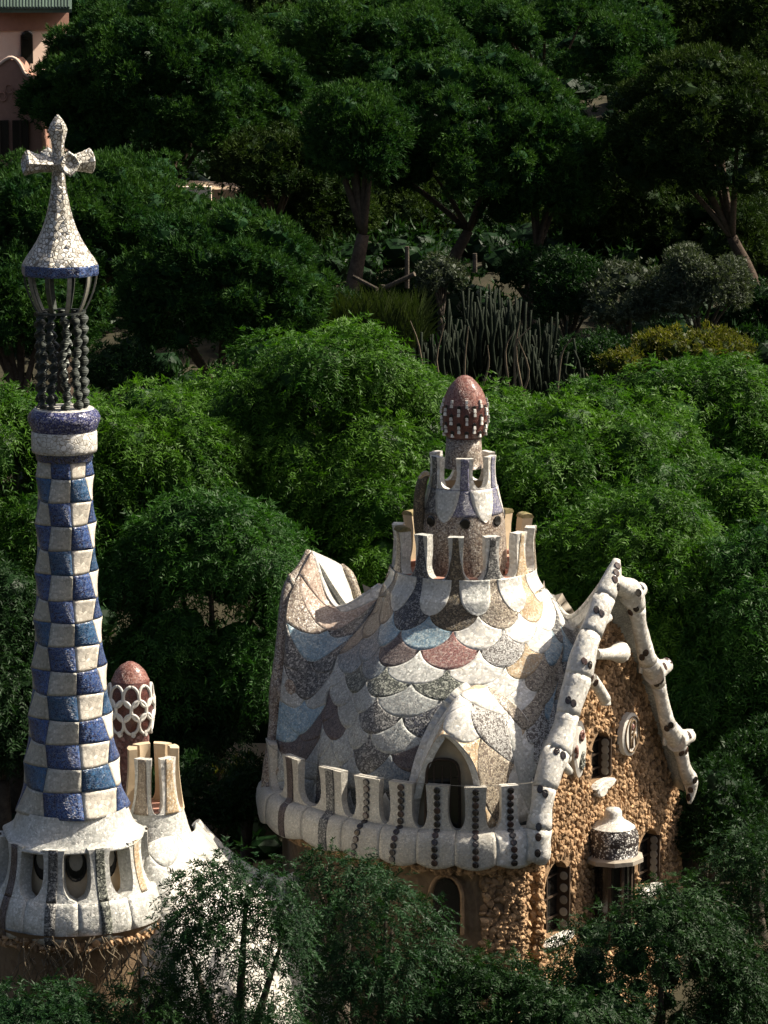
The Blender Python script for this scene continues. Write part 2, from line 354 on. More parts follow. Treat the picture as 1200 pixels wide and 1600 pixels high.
# base sheet beneath the scales
cg, rg = np.meshgrid(np.linspace(0, 10, 80), np.linspace(-1, 12, 70), indexing='ij')
Sp = S(cg, rg); Sn = orient(SN(np.clip(cg, .05, 9.95), rg), Sp)
V, F = slab(Sp - Sn * .05, Sp - Sn * .25)
add('roof_shell', V, F, M_cem, house, smooth=True)
PALE = [M_grey, M_pale, M_grey, M_grey, M_bgrey]; DARK = [M_dark, M_brown, M_navy, M_dark, M_green, M_olive]
SCM = {(4,1):M_navy,(5,1):M_olive,(6,1):M_beige,(7,1):M_orange,(3,1):M_tan,(2,1):M_tan,(8,1):M_white,(9,1):M_white,(1,1):M_dark,(0,1):M_chim,
 (4.5,2):M_blue,(5.5,2):M_white,(6.5,2):M_white,(3.5,2):M_blue,(7.5,2):M_white,(8.5,2):M_lines,(2.5,2):M_tan,(1.5,2):M_pale,(.5,2):M_chim,(9.5,2):M_dark,
 (4,3):M_brown,(5,3):M_red,(6,3):M_lines,(7,3):M_white,(3,3):M_bgrey,(2,3):M_tan,(1,3):M_blue,(0,3):M_blue,(8,3):M_dark,(9,3):M_dark,(10,3):M_dark,
 (4.5,4):M_pale,(5.5,4):M_white,(6.5,4):M_orange,(3.5,4):M_bgrey,(2.5,4):M_bgrey,(1.5,4):M_dark,(.5,4):M_dark,(7.5,4):M_blue,(8.5,4):M_blue,(9.5,4):M_pale,
 (4,5):M_green,(5,5):M_green,(6,5):M_white,(7,5):M_beige,(3,5):M_green,(2,5):M_grey,(1,5):M_dark,(0,5):M_grey,(8,5):M_beige,(9,5):M_dark,(10,5):M_pale,
 (4.5,6):M_grey,(3.5,6):M_grey,(2.5,6):M_grey,(1.5,6):M_dark,(.5,6):M_blue,(5.5,6):M_grey,(6.5,6):M_white,(7.5,6):M_beige,(8.5,6):M_bgrey,(9.5,6):M_pale,
 (4,7):M_dark,(5,7):M_navy,(3,7):M_grey,(2,7):M_brown,(1,7):M_blue,(6,7):M_pale,(7,7):M_beige,(8,7):M_blue,(9,7):M_white,
 (4.5,8):M_grey,(3.5,8):M_grey,(2.5,8):M_brown,(1.5,8):M_brown,(.5,8):M_grey,(7.5,8):M_lines,(8.5,8):M_pale,(6.5,8):M_orange,
 (5,9):M_brown,(4,9):M_dark,(3,9):M_grey,(2,9):M_grey,(8,9):M_lines,(7,9):M_white}
def scale_piece(Sf, Nf, c, r, mat, parent, cmin, cmax, rmin, rmax, name='roof_scale', th=.05, up=.004):
    s = np.linspace(-1, 1, 15); t = np.linspace(0, 1, 9); sg, tg = np.meshgrid(s, t, indexing='ij')
    f = lambda x: .45 * np.sqrt(np.clip(1 - x * x, 0, 1)) + .55 * (1 - x * x)
    lo = r - 1 + f(sg); hi = r - 2 + f(1 - np.abs(sg))
    rr = np.clip(hi + (lo - hi) * tg, rmin, rmax); cc = np.clip(c + .5 * sg * .997, cmin, cmax)
    if (np.ptp(rr) < .2) or (np.ptp(cc) < .1): return None
    p = Sf(cc, rr); n = orient(Nf(np.clip(cc, cmin + .05, cmax - .05), rr), p)
    dome = (np.clip((1 - sg ** 2) * 4 * tg * (1 - tg), 0, 1)) ** .35
    V, F = slab(p + n * (up * dome + .0)[..., None], p - n * th)
    return add(name, V, F, mat, parent, smooth=True)
M_rosy = mosaic('rosy_cream_mosaic', [(.58,.46,.37),(.52,.40,.32),(.64,.53,.44),(.36,.26,.2)], .06, grout=(.3,.22,.17), gw=.05)
LM = {(0,0):M_rosy,(2,0):M_white,(1,1):M_rosy,(1,3):M_blue,(1,5):M_dark,(1,7):M_blue,(1,9):M_brown,(0,2):M_chim,(2,2):M_dark,(0,4):M_dark,(2,4):M_dark,(0,6):M_grey,(2,6):M_grey,(0,8):M_blue,(2,8):M_brown}
LS = lambda c, r: S(np.asarray(c) * 2, r)
LN = lambda c, r: SN(np.asarray(c) * 2, r)
for c, r in [(.5, 1), (.5, 3), (.5, 5), (.5, 7), (.5, 9), (.5, 11), (.5, 13)] + [(x, y) for x in (0, 1) for y in (0, 2, 4, 6, 8, 10, 12)]:
    scale_piece(LS, LN, c, r, LM.get((int(c * 2), r), M_grey), house, 0, 1, -1, 12)
RS_ = lambda c, r: S(8 + np.asarray(c) * 2, r)
RN_ = lambda c, r: SN(8 + np.asarray(c) * 2, r)
RM = {(1,1):M_white,(1,3):M_dark,(1,5):M_dark,(1,7):M_bgrey,(1,9):M_white,(0,2):M_white,(2,2):M_chim,(0,4):M_blue,(2,4):M_blue,(0,6):M_beige,(2,6):M_dark,(0,8):M_lines,(2,8):M_white}
for c, r in [(.5, x) for x in range(1, 14, 2)] + [(x, y) for x in (0, 1) for y in (0, 2, 4, 6, 8, 10, 12)]:
    scale_piece(RS_, RN_, c, r, RM.get((int(c * 2), r), M_pale), house, 0, 1, -1, 12)
for c2 in range(4, 17):
    c = c2 / 2; integer = c2 % 2 == 0
    for r in (range(-1, 14, 2) if integer else range(0, 14, 2)):
        if r == 1 and c <= 8: continue
        if r < 1:
            if not (2 <= c <= 8.1): continue
            t_ = np.linspace(0, 1, 22); s_ = np.linspace(-1, 1, 15); tg, sg = np.meshgrid(t_, s_, indexing='ij')
            if r == 0:      # white scallop under each embrasure
                rr = -2.33 + 2.33 * tg; cc = np.clip(c + sg * .40 * (1 - tg ** 2.3) ** .55, 2, 9); mt = M_pale if c < 6 else M_white; o_ = .005
            else:           # dark tongue running down from the merlon
                f_ = lambda x: .45 * np.sqrt(np.clip(1 - x * x, 0, 1)) + .55 * (1 - x * x)
                rr = -2.33 + (2.33 + f_(sg)) * tg; cc = np.clip(c + sg * .497, 2, 8); mt = SCM.get((c, 1)); o_ = -.004
            p = S(cc, rr); n_ = orient(SN(cc, np.minimum(rr, -1.1)), p); V, F = slab(p + n_ * o_, p - n_ * .05); add('roof_scale', V, F, mt, house, smooth=True)
            continue
        else:
            mt = SCM.get((c, r)) or random.choice(DARK if integer else PALE); rmin = -2 if (1.6 < c < 8.4) else -1
        scale_piece(S, SN, c, r, mt, house, 2, 8, rmin, 12)
for c0_, c1_, m_ in ((8.3, 10, M_white), (0, 1.9, M_white)):
    q = S(np.linspace(c0_, c1_, 12), np.full(12, -1.)); V, F = tube(q + np.array([0, .06, -.03]), [.075] * 12, 10, 2); add('ridge_roll', V, F, m_, house, smooth=True)
# ---- parapet ring and merlons of the roof terrace
def ring_pt(cx, cy, a, r, z): return np.stack([cx + r * np.sin(a), cy - r * np.cos(a), z + 0 * a], -1)
ZG = P(HX, 908, HY - RR)[2]; ZT = P(HX, 841, HY - RR)[2]
def merlon(cx, cy, R0, ac, pitch, zb, zt, th, top_h, waist_h, flare, mat, parent, stripe=None, cap=None, name='merlon', uflat=.34, nm=14, sh=.42, sub=0, grow=.22):
    t = np.linspace(0, 1, nm) ** 1.3; s = np.linspace(-1, 1, 7)
    base = np.clip(1 - t / uflat, 0, 1)
    hw = waist_h + (pitch / 2 - waist_h) * (1 - np.sqrt(np.clip(1 - base ** 2, 0, 1))) + (top_h - waist_h) * np.clip((t - .4) / .6, 0, 1) ** 2
    z = zb + (zt - zb) * t
    rr = R0 * (1 + flare * (1 - t) ** 2) + .03 * np.clip((t - .7) / .3, 0, 1) * R0
    tg, sg = np.meshgrid(np.arange(nm), s, indexing='ij')
    def g(hwm, off, lo=0):
        a = ac + sg * hwm[tg]
        return np.stack([cx + (rr[tg] + off) * np.sin(a), cy - (rr[tg] + off) * np.cos(a), z[tg]], -1)
    V, F = slab(g(hw, 0), g(hw, -th)); m = add(name, V, F, mat, parent, smooth=False)
    if stripe is not None:
        hs = np.minimum(hw * .92, waist_h * sh + pitch * grow * (1 - t) ** 2.2)
        V, F = slab(g(hs, .012), g(hs, -.02)); add('mosaic_stripe', V, F, stripe, m, smooth=True)
    if cap is not None:
        k = nm - 1; hh = top_h
        a = ac + np.linspace(-1, 1, 7) * hh * 1.03
        A = np.stack([np.stack([cx + (rr[k] + o) * np.sin(a), cy - (rr[k] + o) * np.cos(a), np.full(7, zt + dz)], -1) for o, dz in ((.02, .002), (-.02, .06), (-th * .5, .08), (-th + .02, .06), (-th - .02, .002))], 1)
        B = A.copy(); B[..., 2] = zt - .03
        V, F = slab(A, B); add('coping', V, F, cap, m, smooth=True)
    return m
STR = [M_olive, M_dark, M_orange, M_tan, M_tan, M_tan, M_tan, M_tan, M_tan, M_tan, M_beige, M_navy]
for k in range(12):
    ac = R(-8 + 30 * k); front = math.cos(ac) > -.2
    merlon(HC[0], HC[1], RR * .958, ac, R(30), ZG - .03, ZT + .12 * (not front), .26, R(6.5), R(5.6), .035, M_beigepl if not front else M_pale if k in (0, 10, 11) else M_white, house,
           stripe=STR[k] if front else None, cap=M_moss if not front or k == 10 else None)
# ring wall behind / below merlons (inside the parapet)
a = np.linspace(0, 2 * math.pi, 73)
A = np.stack([ring_pt(HC[0], HC[1], a, RR * .955, ZRING - .5), ring_pt(HC[0], HC[1], a, RR * .955, ZG + .005)], 1)
B = np.stack([ring_pt(HC[0], HC[1], a, RR * .945 - .28, ZRING - .5), ring_pt(HC[0], HC[1], a, RR * .945 - .28, ZG + .005)], 1)
V, F = slab(A, B); add('parapet', V, F, M_terr, house, smooth=False)
V, F = lathe(HC[0], HC[1], [(0.01, ZG - .12), (RR * .8, ZG - .12)], 40); add('terrace_floor', V, F, M_terr, house)
for k in range(4):
    V, F = box(HC + np.array([1.25, -.45 + .0, 0]) * 1.0 + np.array([0.0, .22 * k, ZG - .02 + .12 * k - HC[2]]), (.55, .2, .1)); add('step', V, F, M_terr, house)
# ---- chimney turret
def zpx(py, Y=HY): return P(HX, py, Y)[2]
u = pm(HY)
cx0 = HC[0] - .04
prof = [(72*u, zpx(915)), (71*u, zpx(880)), (69*u, zpx(845)), (66.5*u, zpx(815)), (63*u, zpx(795)), (58*u, zpx(775)), (54*u, zpx(757))]
V, F = lathe(cx0, HY, prof, 56); tur = add('turret', V, F, M_chim, house, smooth=True)
prof = [(54*u, zpx(757)), (44*u, zpx(757)), (44*u, zpx(800))]
V, F = lathe(cx0, HY, prof, 40); add('turret_inner_wall', V, F, M_beigepl, tur, smooth=False)
TUR0 = R(2)
zt_, zb_ = zpx(709), zpx(757)
for k in range(6):
    ac = TUR0 + R(60 * k)
    m = merlon(cx0, HY, 52 * u, ac, R(60), zb_, zt_, .16, R(15.5), R(13.5), .04, M_white, tur, stripe=M_purple if k in (0, 1) else M_dark, cap=None, uflat=.5, sh=.5, grow=.02)
    # drooping white scallop below every gap, violet tongue below every merlon
    for (aa, hw0, zz0, zz1, mat, nm_, o) in ((ac + R(30), 22, 756, 805, M_pale if k in (4, 5) else M_white, 'scallop', .016), ):
        t = np.linspace(0, 1, 12); s = np.linspace(-1, 1, 7); tg, sg = np.meshgrid(t, s, indexing='ij')
        hw = R(hw0) * np.sqrt(np.clip(1 - tg ** 1.7, 0, 1)) * (1 - .12 * tg); zz = zpx(zz0 + 2) + (zpx(zz1) - zpx(zz0)) * tg
        rr = np.interp(-zz, [-p_[1] for p_ in [(0, zpx(757)), (0, zpx(775)), (0, zpx(795)), (0, zpx(815))]], [54*u, 58*u, 63*u, 66.5*u])
        g = lambda off: np.stack([cx0 + (rr + off) * np.sin(aa + sg * hw), HY - (rr + off) * np.cos(aa + sg * hw), zz], -1)
        V, F = slab(g(o), g(-.05)); add(nm_, V, F, mat, tur, smooth=True)
    t = np.linspace(0, 1, 10); s = np.linspace(-1, 1, 9); tg, sg = np.meshgrid(t, s, indexing='ij')
    hw = R(29.9) * (1 + 0 * tg); zz = zpx(757.5) + (zpx(798) - zpx(757.5)) * tg
    rr = np.interp(-zz, [-zpx(750), -zpx(757), -zpx(775), -zpx(795), -zpx(815)], [53.5*u, 54*u, 58*u, 63*u, 66.5*u])
    g = lambda off: np.stack([cx0 + (rr + off) * np.sin(ac + sg * hw), HY - (rr + off) * np.cos(ac + sg * hw), zz], -1)
    V, F = slab(g(.009), g(-.05)); add('violet_tongue', V, F, M_purple if k in (0, 1) else M_dark, tur, smooth=True)
for k in range(7):
    aa = TUR0 + R(51.4 * k); rr = 66.8 * u; n = np.array([math.sin(aa), -math.cos(aa), .06]); n = nrm(n); t_ = np.array([math.cos(aa), math.sin(aa), 0])
    c = np.array([cx0, HY, zpx(811)]) + n * rr
    V, F = disc(c, t_, np.array([0, 0, 1.]), n, 8.5 * u, 8.5 * u, .02); add('round_vent', V, F, M_glass, tur)
# curved fin on the left of the turret
pts = [P(662, 862, .9), P(655, 820, .9), P(655, 780, .9), P(660, 752, .9), P(668, 742, .9)]
V, F = tube(pts, [.13, .14, .14, .13, .07], 8); add('side_flue', V, F, M_olive, tur, smooth=True)
V, F = tube([P(655, 748, .85), P(664, 740, .85), P(672, 742, .85)], [.05, .07, .04], 8); add('flue_cap', V, F, M_orange, tur, smooth=True)
# neck, cap
V, F = lathe(cx0 + .02, HY, [(31*u, zpx(730)), (29*u, zpx(712)), (27.5*u, zpx(684)), (20*u, zpx(684))], 36, cap=True); add('chimney_neck', V, F, M_chim, tur, smooth=True)
eggp = [(26, 684), (31, 680), (34, 670), (36, 655), (36, 642), (34.5, 630), (31, 618), (26, 607), (19, 598), (11, 590), (4, 586.5), (.5, 586)]
eg = np.array(eggp, float)
V, F = lathe(cx0 + .04, HY, [(r * u, zpx(y)) for r, y in eggp], 40, cap=True); egg = add('chimney_dome', V, F, M_choc, tur, smooth=True)
V, F = lathe(cx0 + .04, HY, [((r + .4) * u, zpx(y)) for r, y in eggp if y < 632], 40); add('dome_crown', V, F, M_rust, egg, smooth=True)
stud0 = None
for row in range(9):
    y = 624 + row * 6.6; rr = np.interp(y, eg[::-1, 1], eg[::-1, 0]) * u
    for k in range(18):
        if (row % 4 in (0, 1)) == (k % 2 == 0):
            nx = None; aa = R(20 * k + 4)
        else: continue
        n = np.array([math.sin(aa), -math.cos(aa), 0]); t_ = np.array([math.cos(aa), math.sin(aa), 0])
        c = np.array([cx0 + .04, HY, zpx(y)]) + n * (rr + .015)
        if math.cos(aa) < -.5: continue
        if stud0 is None:
            V, F = boxax(np.zeros(3), np.eye(3), (1, 1, 1)); V[:, :2] *= .9; V[V[:, 2] > 0, :2] *= .8
            stud0 = add('white_stud', V + c, F, M_stud, egg); stud0.scale = (.075, .08, .078); stud0.rotation_euler = (0, 0, aa)
        else:
            o = stud0.copy(); COL.objects.link(o); o.location = c - WORLD[egg.name]; o.rotation_euler = (0, 0, aa)
    if row in (1, 3, 5, 7):
        for k in range(9):
            aa = R(40 * k + (24 if row % 4 == 1 else 4)); n = np.array([math.sin(aa), -math.cos(aa), 0]); t_ = np.array([math.cos(aa), math.sin(aa), 0])
            if math.cos(aa) < 0: continue
            V, F = disc(np.array([cx0 + .04, HY, zpx(y + 3)]) + n * rr, t_, np.array([0, 0, 1.]), n, .055, .065, .012, 8); add('dome_vent', V, F, M_glass, egg)

# ---- gable plane frame
GN = nrm(np.array([.86, -.51, 0])); GH = np.array([-GN[1], GN[0], 0]); GO = P(965, 900, -.7)
def gp(px, py, off=0.0):
    d = ray(px, py); t = (np.dot(GO - CAM, GN) + off) / np.dot(d, GN); return CAM + d * t
def g2(p): return np.dot(p - GO, GH), p[2]
def g3(s, z, off): return GO + GH * s + GN * off + np.array([0, 0, z - GO[2]])
# chain of bone-like edge stones, near side
UZ = np.array([0, 0, 1.])
near = [(964,874,6),(957,900,15),(944,935,19),(930,972,19),(917,1005,20),(909,1035,23),(901,1068,23),(891,1100,21),(883,1135,20),(873,1168,24),(860,1200,22),(851,1232,20),(846,1262,18),(842,1295,22),(838,1345,20)]
def chain(pts, cuts, off, mat, name):
    P3 = np.array([gp(x, y, off) for x, y, _ in pts]); rr = np.array([r for *_, r in pts]) * .0141
    for a_, b_ in zip(cuts[:-1], cuts[1:]):
        n = max(5, int((b_ - a_) * 4)); t = np.linspace(a_, b_, n)
        c = cr(P3, t); r = cr(rr[:, None], t)[:, 0]
        e = np.minimum(np.arange(n), np.arange(n)[::-1]); r = r * np.where(e == 0, .993, 1.0)
        V, F = tube(c, r, 14, 1, jit=.035); add(name, V, F, mat, house, smooth=True)
chain(near, [0, 2, 3.6, 5.7, 7.5, 9.3, 11, 13, 14], .1, M_white, 'edge_bone')
far = [(957,905,12),(972,916,16),(986,922,19),(993,945,17),(998,972,13),(1004,1000,14),(1011,1028,16),(1022,1048,18),(1030,1075,12.5),(1037,1105,12),(1044,1132,14),(1056,1153,18),(1064,1175,12.5),(1070,1200,11.5),(1078,1218,14),(1080,1235,10),(1077,1256,3.5)]
chain(far, [0, 3.2, 6.2, 7.8, 10, 12, 14, 16], .15, M_white, 'edge_bone')
def horn(a_, b_, ra, rb, off=.2, name='horn', flare=None):
    p = [gp(*a_, off), gp((a_[0]+b_[0])/2, (a_[1]+b_[1])/2 - 1, off), gp(*b_, off)]
    V, F = tube(p, [ra*.0152, (ra+rb)/2*.0152, rb*.0152], 12, 3); return add(name, V, F, M_white, house, smooth=True)
horn((984,932),(1002,920),20,11); horn((1020,1052),(1042,1040),19,11); horn((1055,1158),(1078,1150),18,11)
horn((999,914),(999,934),6,3); horn((1042,1030),(1037,1054),6,3); horn((1078,1139),(1075,1164),6,3)
horn((1006,1020),(1001,1052),9,3,.0); horn((1043,1125),(1038,1165),9,3,.0)
V, F = tube([gp(930,1022,.05), gp(945,1022,0), gp(958,1021,-.05), gp(969,1019,-.1)], [.13, .13, .17, .27], 12, 3); add('edge_strut', V, F, M_white, house, smooth=True); horn((925,1060),(946,1093),9,9,.1); horn((946,1092),(946,1101),8,9,-.05)
horn((938,978),(950,964),6,8,.0); horn((873,1190),(890,1206),9,6,.1); horn((868,1168),(886,1186),10,8,.05)
# dark oval tiles on the bones
ov = [(932,953),(940,958),(965,884),(963,895),(961,905),(966,917),(913,1033),(922,1039),(925,1060),(931,1067),(888,1094),(896,1099),(870,1174),(880,1180),(844,1233),(852,1240),(842,1292),(841,1308),(840,1333),
      (1002,916),(998,926),(994,951),(985,957),(1003,1027),(1009,1020),(1045,1032),(1039,1041),(1034,1064),(1026,1069),(1048,1133),(1042,1138),(1082,1139),(1077,1148),(1073,1173),(1065,1177),(1086,1219),(1079,1234),(1076,1246)]
dep = bpy.context.evaluated_depsgraph_get
OVALS = ov
# ---- gable wall with recessed windows
def arch_loop(s0, w_, zb, zt, n=10):
    h = min(w_ * .75, (zt - zb) * .4); pts = [(s0 - w_/2, zb), (s0 + w_/2, zb)]
    a = np.linspace(0, math.pi, n + 1)
    pts += [(s0 + w_/2 * math.cos(x), zt - h + h * math.sin(x)) for x in a]; return pts
WO = -.45
outl = [(843,1640),(843,1350),(856,1262),(868,1200),(886,1140),(900,1085),(912,1040),(928,985),(946,940),(965,918),(984,930),(994,965),(1003,1010),(1020,1060),(1028,1110),(1045,1165),(1056,1205),(1062,1262),(1062,1640)]
outer = [g2(gp(x, y, WO)) for x, y in outl]
def wdw(x0, x1, y0, y1):
    a_ = g2(gp(x0, (y0+y1)/2, WO)); b_ = g2(gp(x1, (y0+y1)/2, WO)); xm = (x0+x1)/2
    return (a_[0]+b_[0])/2, b_[0]-a_[0], g2(gp(xm, y1, WO))[1], g2(gp(xm, y0, WO))[1]
WINS = [wdw(924,954,1143,1220), wdw(850,890,1346,1462), wdw(997,1030,1297,1385), wdw(958,992,1356,1420)]
loops = [outer] + [arch_loop(*w_) for w_ in WINS]
flat = [p_ for l in loops for p_ in l]
tris = tessellate_polygon([[Vector((x, y, 0)) for x, y in l] for l in loops])
V = np.array([g3(s, z, WO) for s, z in flat])
V = np.concatenate([V, V - GN * .3]); n = len(flat)
F = [list(t) for t in tris] + [[i + n for i in t][::-1] for t in tris]
k0 = 0
for l in loops:
    m = len(l)
    F += [[k0 + i, k0 + (i + 1) % m, n + k0 + (i + 1) % m, n + k0 + i] for i in range(m)]; k0 += m
gable = add('gable_wall', V, F, M_mort, house)
def inpoly(x, y, poly):
    c = False; j = len(poly) - 1
    for i in range(len(poly)):
        if (poly[i][1] > y) != (poly[j][1] > y) and x < (poly[j][0]-poly[i][0]) * (y-poly[i][1]) / (poly[j][1]-poly[i][1]) + poly[i][0]: c = not c
        j = i
    return c
# stone shapes
PHI = (1 + 5 ** .5) / 2
ICO = nrm(np.array([(-1,PHI,0),(1,PHI,0),(-1,-PHI,0),(1,-PHI,0),(0,-1,PHI),(0,1,PHI),(0,-1,-PHI),(0,1,-PHI),(PHI,0,-1),(PHI,0,1),(-PHI,0,-1),(-PHI,0,1)]))
ICF = [[0,11,5],[0,5,1],[0,1,7],[0,7,10],[0,10,11],[1,5,9],[5,11,4],[11,10,2],[10,7,6],[7,1,8],[3,9,4],[3,4,2],[3,2,6],[3,6,8],[3,8,9],[4,9,5],[2,4,11],[6,2,10],[8,6,7],[9,8,1]]
stones = []
sx = [p_[0] for p_ in outer]; zx = [p_[1] for p_ in outer]
z = min(zx); row = 0
while z < max(zx):
    s = min(sx) + rng.uniform(0, .2)
    while s < max(sx):
        s_ = s + rng.uniform(-.06, .06); z_ = z + rng.uniform(-.05, .05)
        if inpoly(s_, z_, outer) and not any(abs(s_ - w_[0]) < w_[1]/2 + .06 and w_[2] - .05 < z_ < w_[3] + .05 for w_ in WINS):
            stones.append((s_, z_, rng.uniform(.05, .095), rng.uniform(.035, .085), rng.uniform(.06, .115)))
        s += rng.uniform(.10, .19)
    z += .115; row += 1
def stone_mesh(): return ICO * (1 + rng.uniform(-.28, .28, (12, 1)))
stones.sort(key=lambda q: -q[2] * q[4] * (1 if q[1] > ZRING - 6.6 else .1))
RG = np.array([GH, -GN, UZ]).T
base = [None] * 10
for i, (s, z, a_, b_, c_) in enumerate(stones[:300]):
    c = g3(s, z, WO + .02); k = i % 10
    if base[k] is None:
        o = add('wall_stone', stone_mesh() + c, ICF, M_stone, gable, origin=c); base[k] = o
    else:
        o = base[k].copy(); COL.objects.link(o); o.location = c - WORLD[gable.name]
    o.scale = (a_, b_, c_); o.rotation_euler = (rng.uniform(-.3, .3), rng.uniform(-.6, .6), math.atan2(GH[1], GH[0]) + rng.uniform(-.4, .4))
mb = MB()
for s, z, a_, b_, c_ in stones[300:]:
    th = rng.uniform(-.5, .5); q = stone_mesh() * np.array([a_, b_, c_]); q = np.stack([q[:, 0]*math.cos(th) - q[:, 2]*math.sin(th), q[:, 1], q[:, 0]*math.sin(th) + q[:, 2]*math.cos(th)], -1)
    mb.add(q @ RG.T + g3(s, z, WO + .02), ICF)
for _ in range(2000):
    s = rng.uniform(min(sx), max(sx)); z = rng.uniform(min(zx), max(zx))
    if inpoly(s, z, outer) and not any(abs(s - w_[0]) < w_[1]/2 and w_[2] < z < w_[3] for w_ in WINS):
        mb.add((stone_mesh() * rng.uniform(.025, .07, 3)) @ RG.T + g3(s, z, WO + rng.uniform(.0, .06)), ICF)
mb.build('rubble_stones', M_stone, gable, kind='stuff')
# windows
for wi, (s0, ww, zb, zt) in enumerate(WINS[:3]):
    lp = arch_loop(s0, ww, zb, zt); V = np.array([g3(s, z, WO - .28) for s, z in lp])
    wn = add('arched_window', V, [list(range(len(V)))], M_glass, house)
    V, F = boxax(g3(s0 - ww*.05, (zb+zt)/2, WO - .25), [GH, GN, UZ], (.05, .05, (zt - zb) * .98)); add('mullion', V, F, M_wood, wn)
    for kk in range(3):
        V, F = boxax(g3(s0, zb + (zt-zb)*(.2 + .28*kk), WO - .25), [GH, GN, UZ], (ww*.95, .045, .04)); add('glazing_bar', V, F, M_wood, wn)
    V, F = boxax(g3(s0 + ww * .42, (zb+zt)/2 - .1, WO - .11), [GN, GH, UZ], (.34, .05, (zt - zb) - .3)); sh_ = add('shutter', V, F, M_wood, wn)
    nd = 5 if wi < 2 else 6
    for kk in range(nd):
        c = g3(s0 + ww * .42 - .03, zb + .15 + (zt - zb - .35) * (kk / nd), WO - .09)
        V, F = disc(c, GN, UZ, -GH, .105, .105, .02, 14); add('ceramic_disc', V, F, M_shut, sh_)
    V, F = disc(g3(s0, zb - .08, WO + .08), GH, UZ, GN, ww * .55, .13, .1, 10); add('sill', V, F, M_white, wn)
# medallions
def medal(px, py, w_px, h_px, mats, strokes, label, shape=None):
    c = gp(px, py, WO + .14); w_ = g2(gp(px + w_px/2, py, WO))[0] - g2(gp(px - w_px/2, py, WO))[0]; h_ = h_px * .0152
    V, F = disc(c, GH, UZ, GN, w_/2, h_/2, .09, 26, shape); o = add('medallion', V, F, mats, house, label=label)
    for mt, pts, r_ in strokes:
        p3 = [c + GH * x * w_/2 + UZ * y * h_/2 + GN * .10 for x, y in pts]
        V, F = tube(p3, [r_] * len(p3), 6, 2); add('medallion_relief', V, F, mt, o, smooth=True)
    return o
M_wm = rough('white_ceramic', (.66, .63, .57), (.56, .52, .45), 14, .4, .3, .01)
ring = [(math.cos(x)*.78, math.sin(x)*.82) for x in np.linspace(0, 2*math.pi, 15)]
medal(983, 1147, 27, 70, M_wm, [(M_brwall, ring, .02), (M_brwall, [(-.25,-.6),(-.3,0),(-.3,.5),(0,.68),(.25,.5),(.2,.15),(-.1,0)], .035), (M_brwall, [(.0,-.62),(0,-.2),(.3,-.05),(.38,-.5)], .03),
    (M_brwall, [(.5,.5),(.62,0),(.5,-.5),(.1,-.78)], .02), (M_rust, [(-.1,.2),(0,.45),(.08,.3)], .04)], 'oval white medallion with a monogram in dark relief')
pea = lambda a_: .80 + .22 * abs(math.sin(a_)) ** 2 + .12 * math.cos(2*a_)**2
medal(903, 1170, 22, 80, M_wm, [(M_rust, [(-.05,.35),(.2,.5),(.1,.7),(-.2,.6),(-.15,.38)], .045), (M_rust, [(-.8,-.05),(-.7,.2),(-.6,-.1),(-.75,-.25)], .04),
    (M_green, [(.3,-.15),(0,-.35),(.35,-.5),(0,-.68),(-.1,-.5),(.1,-.3)], .05), (M_green, [(-.2,-.6),(.1,-.8),(.35,-.6)], .04)], 'double oval medallion with red and grey figures', pea)
# bay canopy dome
bc = gp(957, 1340, WO + .42)
KB = 1.28
prof = [(.60, 0), (.66, .02), (.66, .10), (.60, .10), (.62, .40), (.60, .58), (.52, .72), (.40, .80), (.28, .86), (.20, .96), (.20, 1.06), (.15, 1.13), (.01, 1.16)]
prof = [(r * 1.02, z_ * 1.08) for r, z_ in prof]
V, F = lathe(bc[0], bc[1], [(r, bc[2] + z_) for r, z_ in prof[3:]], 32, cap=True)
M_bay = mosaic('dark_mosaic_with_white_pieces', [(.035, .03, .028), (.05, .04, .035), W1, (.03, .03, .03), W2], .085, grout=(.04, .03, .028), gw=.14, rough=.3)
bay = add('bay_canopy', V, F, M_bay, house, smooth=True)
V, F = lathe(bc[0], bc[1], [(r + .012, bc[2] + z_) for r, z_ in prof[6:]], 32); add('canopy_finial', V, F, M_white, bay, smooth=True)
V, F = lathe(bc[0], bc[1], [(.5, bc[2] - .06), (.76, bc[2] - .04), (.76, bc[2] + .06), (.60, bc[2] + .12)], 10, cap=True); add('canopy_eave', V, F, M_cem, bay)
for kk in range(5):
    aa = math.atan2(GN[0], -GN[1]) + R(-70 + 35*kk)
    V, F = box((bc[0] + .5*math.sin(aa), bc[1] - .5*math.cos(aa), bc[2] - 1.1), (.07, .07, 2.1), aa); add('bay_post', V, F, M_wood, bay)
V, F = lathe(bc[0], bc[1], [(.42, bc[2] - 2.1), (.42, bc[2] - .06)], 20, cap=True); add('bay_glazing', V, F, M_glass, bay)
# shell roof bracket above upper window (white sill piece)
V, F = disc(gp(938, 1236, WO + .1), GH, UZ, GN, .26, .14, .1, 12); add('shell_bracket', V, F, M_white, house)

